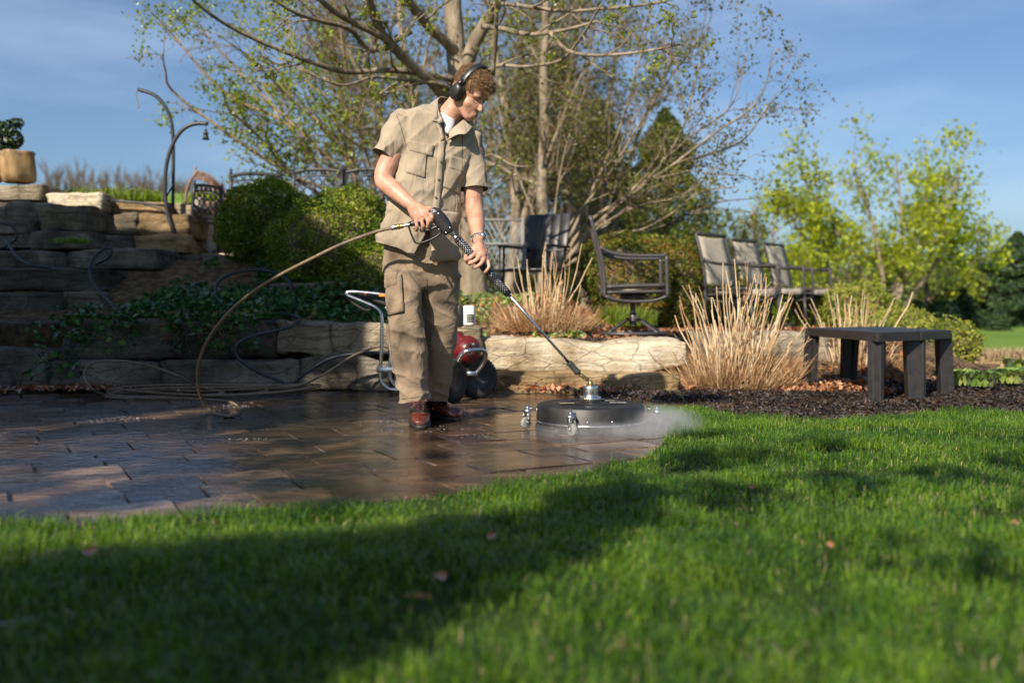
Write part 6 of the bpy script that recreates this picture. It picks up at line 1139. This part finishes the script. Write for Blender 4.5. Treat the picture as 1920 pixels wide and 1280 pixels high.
def tyre(c, ax, R, w):
    b = MB(); prof = [(R * .55, -w * .42), (R * .72, -w * .5), (R * .90, -w * .48), (R * .98, -w * .34), (R, -w * .15), (R, w * .15), (R * .98, w * .34), (R * .90, w * .48), (R * .72, w * .5), (R * .55, w * .42)]
    V, F = lathe(prof, c, ax, 44); b.add(V, F); R3 = frame(ax, (0, 0, 1))
    for k in range(40):
        for s_ in (-1, 1): a = 2 * math.pi * (k + .25 * s_) / 40; rd = R3 @ np.array([math.cos(a), math.sin(a), 0]); V, F = bar(c + rd * (R + .001) + np.asarray(ax) * 0, c + rd * (R * .985) + nrm(ax) * w * .42 * s_, .012, .008, ref=rd, bev=.002); b.add(V, F)
    o = b.build('wheel', M['rubber'], pw); b = MB(); V, F = lathe([(.001, -w * .2), (R * .3, -w * .25), (R * .5, -w * .4), (R * .57, -w * .42), (R * .57, w * .42), (R * .5, w * .4), (R * .3, w * .25), (.001, w * .3)], c, ax, 28); b.add(V, F); b.build('rim', M['black_metal'], o)
c1 = P(895, 700, 6.42); c1[2] = .135; tyre(c1, nrm([.55, -.83, 0]), .132, .085); c2 = P(848, 705, 6.2); c2[2] = .135; tyre(c2, nrm([.90, -.44, 0]), .132, .085)

# ------------------------------------------------------------------ sling chairs
def rail(b, pts, r=.014, k=5): V, F = tube(pts, [r, r], 10, smooth=k); b.add(V, F)
def sling_chair(label, width=.54, panels=1, swivel=False, name='sling_chair', sling='tan_cushion'):
    t = thing(name, (0, 0, 0), label, 'patio chair', 'sling chairs on the terrace'); tot = width * panels
    ys = [-tot / 2 + width * i for i in range(panels + 1)]
    for y in ys: b = MB(); rail(b, [(-.335, y, .99), (-.285, y, .82), (-.235, y, .62), (-.215, y, .45), (-.215, y, .32)], .016); b.build('back_post', M['bronze_metal'], t)
    for y in ys:
        b = MB(); rail(b, [(-.255, y, .735), (-.16, y, .69), (-.03, y, .668), (.14, y, .662), (.305, y, .664)], .016); rail(b, [(.295, y, .664), (.30, y, .5), (.305, y, .32)], .016); b.build('armrest', M['bronze_metal'], t)
    b = MB()
    for y in (ys[0], ys[-1]): rail(b, [(-.215, y, .33), (-.09, y, .295), (.06, y, .285), (.20, y, .295), (.305, y, .33)], .014); rail(b, [(-.2, y * .96, .405), (.0, y * .96, .415), (.29, y * .96, .42)], .017); rail(b, [(-.2, y * .93, .36), (.0, y * .93, .365), (.29, y * .93, .37)], .013)
    V, F = bar((-.215, ys[0], .35), (-.215, ys[-1], .35), .025, .02); b.add(V, F); V, F = bar((.30, ys[0], .36), (.30, ys[-1], .36), .025, .02); b.add(V, F)
    V, F = bar((-.332, ys[0], .985), (-.332, ys[-1], .985), .02, .045, ref=(1, 0, .3)); b.add(V, F); b.build('seat_frame', M['bronze_metal'], t)
    for i in range(panels):
        y0, y1 = ys[i] + .022, ys[i + 1] - .022
        for nm, prof in (('back_sling', [(-.318, .965), (-.285, .86), (-.245, .72), (-.215, .58), (-.20, .47)]), ('seat_sling', [(-.19, .41), (-.05, .385), (.10, .395), (.22, .42), (.28, .425), (.315, .40), (.32, .36)])):
            pr = smooth_path(np.array([(a, 0, c) for a, c in prof]), 4); Y = np.linspace(y0, y1, 6); X = np.repeat(pr[:, 0:1], 6, 1); Z = np.repeat(pr[:, 2:3], 6, 1) - .015 * (1 - ((Y - (y0 + y1) / 2) / ((y1 - y0) / 2)) ** 2)[None]; V, F = grid(X, np.repeat(Y[None], len(pr), 0), Z)
            b = MB(); b.add(V, F); o = b.build(nm, M[sling], t); md = o.modifiers.new('t', 'SOLIDIFY'); md.thickness = .008
    if swivel:
        b = MB(); V, F = lathe([(.03, 0), (.03, .10), (.022, .11), (.022, .20), (.11, .22), (.11, .27), (.001, .28)], (.04, 0, .08), n=20); b.add(V, F); b.build('swivel_post', M['bronze_metal'], t)
        for a in (.6, 2.2, 3.9, 5.4): b = MB(); rail(b, [(.04, 0, .16), (.04 + .14 * math.cos(a), .14 * math.sin(a), .10), (.04 + .30 * math.cos(a), .30 * math.sin(a), .02)], .015); b.build('leg', M['bronze_metal'], t)
        b = MB(); a = np.linspace(0, 2 * np.pi, 41); V, F = tube(np.stack([.0 + .31 * np.cos(a), .31 * np.sin(a), 0 * a + .016], 1), [.017, .017], 10, cap=False, ref=(0, 0, 1)); b.add(V, F); b.build('ring_base', M['bronze_metal'], t)
    else:
        for y in (ys[0], ys[-1]):
            for x in (-.215, .305): b = MB(); rail(b, [(x, y, .34), (x * 1.12, y, 0)], .015, 2); b.build('leg', M['bronze_metal'], t)
    return t
def place(t, u, d, rz): p = P(u, 600, d); p[2] = float(hgt(np.array([p[0]]), np.array([p[1]]))[0]) + .02; t.location = p; t.rotation_euler = (0, 0, rz); return t
c0 = place(sling_chair('swivel chair seen from its side on the terrace above the pale boulder', swivel=True, name='swivel_chair'), 1178, 8.1, math.radians(-3)); c0.location.z = .36; c0.scale = (.95,) * 3
c1_ = place(sling_chair('nearest sling chair of the row, standing behind the tall stalks'), 1383, 10.2, math.radians(-44)); c1_.location.z = .345
for u_, d_, a_, lb_ in ((1440, 11.5, -45, 'middle sling chair of the row beyond the tall stalks'), (1496, 12.3, -40, 'farthest sling chair of the row, next to the golden juniper')):
    c2_ = copy_thing(c1_, (0, 0, 0), 0, lb_); place(c2_, u_, d_, math.radians(a_)); c2_.location.z = .37

# chairs behind the stalks, under the trees
def slat_chair(label, mat, name, lattice=False):
    t = thing(name, (0, 0, 0), label, 'patio chair'); b = MB(); w = .5
    if lattice:
        for s in (-1, 1): V, F = bar((s * w / 2, .22, .42), (s * w / 2, .32, .98), .03, .03); b.add(V, F)
        for z in (.44, .7, .96): y = .22 + .1 * (z - .42) / .56; V, F = bar((-w / 2, y, z), (w / 2, y, z), .03, .025); b.add(V, F)
        for k in range(1, 9):
            for s in (-1, 1): x0 = -w / 2 + w * k / 9; x1 = max(-w / 2, min(w / 2, x0 + s * .25)); V, F = bar((x0, .235, .45), (x1, .32, .95), .010, .010, bev=.001); b.add(V, F)
    else:
        for k in range(5): z0, z1 = .42, 1.0; x = -w / 2 + w * (k + .5) / 5; V, F = bar((x, .2, z0), (x, .36, z1), .092, .02, ref=(0, -1, .2)); b.add(V, F)
        V, F = bar((-w / 2, .27, .62), (w / 2, .27, .62), .02, .06, ref=(0, 1, 0)); b.add(V, F)
    b.build('backrest', M[mat], t); b = MB()
    for k in range(5): V, F = bar((-w / 2, -.22 + k * .105, .41), (w / 2, -.22 + k * .105, .41), .095, .022); b.add(V, F)
    b.build('seat', M[mat], t)
    for sx in (-1, 1):
        for y in (-.22, .2): b = MB(); V, F = bar((sx * (w / 2 - .01), y, 0), (sx * (w / 2 - .01), y, .64 if y < 0 else .40), .045, .045); b.add(V, F); b.build('leg', M[mat], t)
        b = MB(); V, F = bar((sx * w / 2, -.25, .65), (sx * w / 2, .28, .65), .06, .024); b.add(V, F); b.build('armrest', M[mat], t)
    return t
M['grey_wood'] = pm('weathered_grey_metal', [(.14, .14, .135), (.22, .22, .21)], 8, .7, .3, 60)
a1 = place(slat_chair('grey lattice back chair under the trees, between the man and the tan stalks', 'grey_wood', 'lattice_chair', True), 938, 10.4, math.radians(2)); a1.location.z = P(938, 566, 10.4)[2] - .08
a2 = place(slat_chair('black slat back chair under the trees right of the grey one', 'black_metal', 'slat_chair'), 1000, 10.0, math.radians(-28)); a2.location.z = P(1000, 400, 10.0)[2] - .98

# ------------------------------------------------------------------ dark bench segments on the mulch
def seg_bench(c4, label, z=.415, zg=-.004):
    c4 = np.array(c4, float); cen = c4.mean(0); t = thing('garden_bench', (cen[0], cen[1], zg), label, 'bench', 'dark curved bench sections'); b = MB(); n = 4
    for k in range(n):   # boards run along the long direction
        g_ = .012; a, e = k / n + g_ * (k > 0) / 2, (k + 1) / n - g_ * (k < n - 1) / 2
        q = [c4[0] * (1 - a) + c4[1] * a, c4[0] * (1 - e) + c4[1] * e, c4[3] * (1 - e) + c4[2] * e, c4[3] * (1 - a) + c4[2] * a]
        V = np.array([[*p, z - .022] for p in q] + [[*p, z] for p in q]); b.add(V, [[3, 2, 1, 0], [4, 5, 6, 7]] + [[i, (i + 1) % 4, 4 + (i + 1) % 4, 4 + i] for i in range(4)])
    b.build('seat_boards', M['bench_wood'], t, smooth=False); b = MB(); 
    for i in range(4):
        p, q = c4[i], c4[(i + 1) % 4]; f = nrm(q - p); V, F = bar((*(p), z - .030), (*(q), z - .030), .02, .055, ref=(0, 0, 1), bev=.002)
        V = V.copy(); b.add(V, F)
    b.build('apron', M['bench_wood'], t, smooth=False)
    for i in range(4):
        p = c4[i] * .90 + cen * .10; o = nrm(c4[i] - cen); fo = nrm(c4[(i + 1) % 4] - c4[i]); b = MB()
        V, F = bar((*(p + o * .03), zg), (*(p), z - .026), .092, .04, ref=(fo[0], fo[1], 0), bev=.003); b.add(V, F); V, F = bar((*(p + o * .0 + fo * .0), zg), (*(p - o * .035), z - .026), .04, .092, ref=(fo[0], fo[1], 0), bev=.003); b.add(V, F); b.build('leg', M['bench_wood'], t, smooth=False)
    return t
seg_bench([(2.235, 6.08), (2.585, 6.33), (2.515, 7.50), (2.17, 7.32)], 'left dark bench section, its corner pointing at the camera', z=.437)
seg_bench([(2.60, 6.34), (2.93, 6.66), (2.84, 7.72), (2.53, 7.51)], 'right dark bench section beside the hostas', z=.437)

# ------------------------------------------------------------------ upper terrace things
pc = P(34, 343, 9.55); t = thing('glazed_pot', tuple(pc), 'brown glazed square shouldered pot on top of the rock wall', 'plant pot'); k_ = 9.55 / F_PX
b = MB(); a = np.linspace(0, 2 * np.pi, 48, endpoint=False); prof = [(22, 0), (28, 3), (30, 14), (30.5, 40), (30, 54), (31, 57), (28.5, 57), (28, 50), (27, 30)]
V, F = lathe([(r * k_, z * k_) for r, z in prof], (0, 0, 0), n=48); ang = np.arctan2(V[:, 1], V[:, 0]); sq = 1 + .06 * np.cos(4 * ang); V[:, :2] *= sq[:, None]; V += (.012 * np.sin(ang * 5 + V[:, 2] * 14))[:, None] * np.column_stack([np.cos(ang), np.sin(ang), 0 * ang]); b.add(V + pc, F); b.build('pot_body', M['pot'], t)
b = MB(); V, F = lathe([(.001, 50 * k_), (28 * k_, 50 * k_)], pc, n=32); b.add(V, F); b.build('potting_soil', M['soil'], t)
pc2 = P(-18, 343, 9.6); b = MB(); V, F = lathe([(r * k_ * .7, z * k_ * .95) for r, z in prof], pc2, n=40); b.add(V, F); tag(b.build('glazed_pot', M['pot'], origin=pc2), 'second brown pot cut off by the left border', 'plant pot')
hk = thing('shepherd_hook', tuple(P(345, 480, 9.45)), 'tall pair of curved black metal hanging poles with a cross bar on the terrace', 'hanging pole')
b = MB(); rail(b, PL([(259, 168, 9.5), (290, 179, 9.5), (312, 204, 9.5), (323, 240, 9.5), (325, 300, 9.5), (324, 388, 9.5)]), .017, 8); b.build('pole', M['black_metal'], hk)
b = MB(); rail(b, PL([(390, 232, 9.4), (362, 233, 9.4), (338, 248, 9.4), (319, 283, 9.4), (310, 330, 9.4), (312, 388, 9.4), (326, 435, 9.4), (349, 479, 9.4)]), .019, 8); b.build('pole', M['black_metal'], hk)
b = MB(); rail(b, PL([(203, 376, 9.4), (260, 380, 9.4), (320, 387, 9.4)]), .012, 2); rail(b, PL([(325, 345, 9.45), (313, 368, 9.45)]), .008, 1); rail(b, PL([(270, 384, 9.4), (300, 392, 9.4), (315, 402, 9.4)]), .008, 3); b.build('cross_bar', M['black_metal'], hk)
b = MB(); rail(b, PL([(259, 170, 9.5), (255, 176, 9.5), (258, 192, 9.5), (261, 200, 9.5), (257, 204, 9.5)]), .004, 4); b.build('wire_hook', M['twig'], hk)
bl = P(386, 262, 9.4); b = MB(); V, F = lathe([(.001, .10), (.012, .095), (.016, .07), (.028, .055), (.02, .05), (.022, .03), (.034, .0), (.03, .0)], bl, n=14); b.add(V, F); rail(b, [bl + [0, 0, .09], P(387, 233, 9.4)], .003, 1); tag(b.build('wind_bell', M['black_metal'], origin=bl), 'small dark bell hanging from the tip of the curved pole', 'bell')
# wicker egg seat
es = thing('wicker_seat', tuple(P(392, 400, 10.6)), 'round wicker egg seat beyond the curved poles', 'wicker seat'); Dw = 10.6
b = MB()
for k in range(9): o = k * 1.6; V, F = tube(PL([(366, 322 + o, Dw), (380, 324 + o, Dw), (398, 333 + o, Dw), (413, 348 + o * .9, Dw), (423 - o * .3, 366, Dw), (421 - o * .3, 380, Dw)]), [.011, .011], 6, smooth=5); b.add(V, F)
b.build('woven_hood', M['wicker'], es)
b = MB(); rail(b, PL([(371, 320, Dw), (358, 338, Dw), (350, 358, Dw), (348, 380, Dw)]), .017); rail(b, PL([(424, 372, Dw), (420, 384, Dw), (400, 392, Dw), (384, 400, Dw)]), .017); b.build('rim', M['wicker'], es)
for q in ([(367, 343), (372, 366)], [(382, 333), (382, 372)], [(396, 342), (406, 374)], [(366, 312), (368, 330)]): b = MB(); rail(b, PL([(u, v, Dw) for u, v in q]), .011, 1); b.build('strut', M['wicker'], es)
b = MB(); V, F = loft([(P(374, 384, Dw), P(426, 380, Dw), .25), (P(380, 398, Dw), P(422, 396, Dw), .22), (P(388, 420, Dw), P(416, 420, Dw), .16)], 24, 3); b.add(V, F); b.build('basket', M['wicker'], es)
# cast iron chairs
def iron_chair(label, w=.53):
    t = thing('cast_iron_chair', (0, 0, 0), label, 'iron chair', 'black cast iron chairs on the upper terrace'); b = MB()
    for s in (-1, 1):
        V, F = tube([(s * w / 2, 0, 0), (s * w / 2, 0, .45), (s * w / 2, .06, .93)], [.022, .02], 8, smooth=3); b.add(V, F); V, F = lathe([(.001, .06), (.010, .05), (.018, .03), (.012, .015), (.02, .0), (.014, -.01)], (s * w / 2, .06, .93), n=10); b.add(V, F)
    rail(b, [(-w / 2, .055, .90), (-w / 4, .06, .925), (0, .06, .93), (w / 4, .06, .925), (w / 2, .055, .90)], .020); rail(b, [(-w / 2, .05, .84), (0, .05, .86), (w / 2, .05, .84)], .010)
    for k in range(12): x = -w / 2 + w * (k + .5) / 12; rail(b, [(x, .055, .85), (x + .012 * (-1) ** k, .055, .88), (x, .058, .915)], .008, 3)
    for k in range(5):
        x = -w / 2 + w * (k + .5) / 5; a = np.linspace(0, 6.28, 15); 
        for z_, r_ in ((.79, .042), (.69, .05), (.58, .042)): V, F = tube(np.stack([x + r_ * np.cos(a), 0 * a + .04, z_ + r_ * np.sin(a)], 1), [.009, .009], 6, cap=False); b.add(V, F)
    rail(b, [(-w / 2, .01, .5), (w / 2, .01, .5)], .010, 1); b.build('backrest', M['black_metal'], t); b = MB()
    for k in range(9): y = -.42 + k * .052; V, F = bar((-w / 2, y, .44), (w / 2, y, .44), .03, .014); b.add(V, F)
    b.build('seat', M['black_metal'], t)
    for s in (-1, 1):
        b = MB(); rail(b, [(s * w / 2, .03, .68), (s * w / 2, -.15, .66), (s * w / 2, -.36, .66), (s * w / 2, -.42, .60), (s * w / 2, -.38, .52), (s * w / 2, -.42, .44)], .012); b.build('armrest', M['black_metal'], t)
        b = MB(); rail(b, [(s * w / 2, -.42, .44), (s * w / 2, -.34, .34), (s * w / 2, -.36, .18), (s * w / 2, -.44, .0)], .013); b.build('leg', M['black_metal'], t)
    return t
ic = iron_chair('leftmost of the three iron chair backs rising over the dark boxwood')
def pi(o, u, v, d, rz, sc=1.0): p = P(u, v, d); o.location = (p[0], p[1], p[2] - .92 * sc); o.rotation_euler = (0, 0, rz); o.scale = (sc,) * 3
pi(ic, 478, 326, 10.9, .1)
for (u, v, d, rz, lb) in ((594, 318, 10.9, -.05, 'middle iron chair back rising over the boxwood tops'), (690, 318, 10.9, -.1, 'iron chair back just left of the elbow of the man')): o = copy_thing(ic, (0, 0, 0), 0, lb); pi(o, u, v, d, rz)
o = copy_thing(ic, (0, 0, 0), 0, 'black iron armchair standing in front of the grey stone ornament'); pi(o, 385, 372, 9.75, math.radians(-115), .72); o.location.z = P(385, 478, 9.75)[2]
# grey stone ornament behind it
ob = P(375, 478, 10.1); t = thing('stone_ornament', tuple(ob), 'pale grey cast stone garden ornament behind the iron armchair', 'garden ornament'); k_ = 10.1 / F_PX
b = MB(); V, F = box(ob + [0, 0, 12 * k_], (50 * k_, .24, 24 * k_), None, .015); b.add(V, F); V, F = box(ob + [0, 0, 30 * k_], (40 * k_, .2, 14 * k_), None, .012); b.add(V, F); b.build('plinth', M['ornament'], t)
b = MB(); V, F = box(ob + [-17 * k_, 0, 52 * k_], (10 * k_, .18, 32 * k_), None, .01); b.add(V, F); V, F = box(ob + [17 * k_, 0, 52 * k_], (10 * k_, .18, 32 * k_), None, .01); b.add(V, F); V, F = box(ob + [0, .06, 52 * k_], (26 * k_, .05, 30 * k_), None, .005); b.add(V, F); V, F = box(ob + [0, 0, 70 * k_], (46 * k_, .22, 7 * k_), None, .01); b.add(V, F); b.build('niche', M['ornament'], t)
b = MB(); V, F = lathe([(.001, 108 * k_), (9 * k_, 107 * k_), (10 * k_, 100 * k_), (7.5 * k_, 94 * k_), (10 * k_, 84 * k_), (13 * k_, 76 * k_), (13 * k_, 73 * k_)], ob, n=20); b.add(V, F); b.build('urn_top', M['ornament'], t)
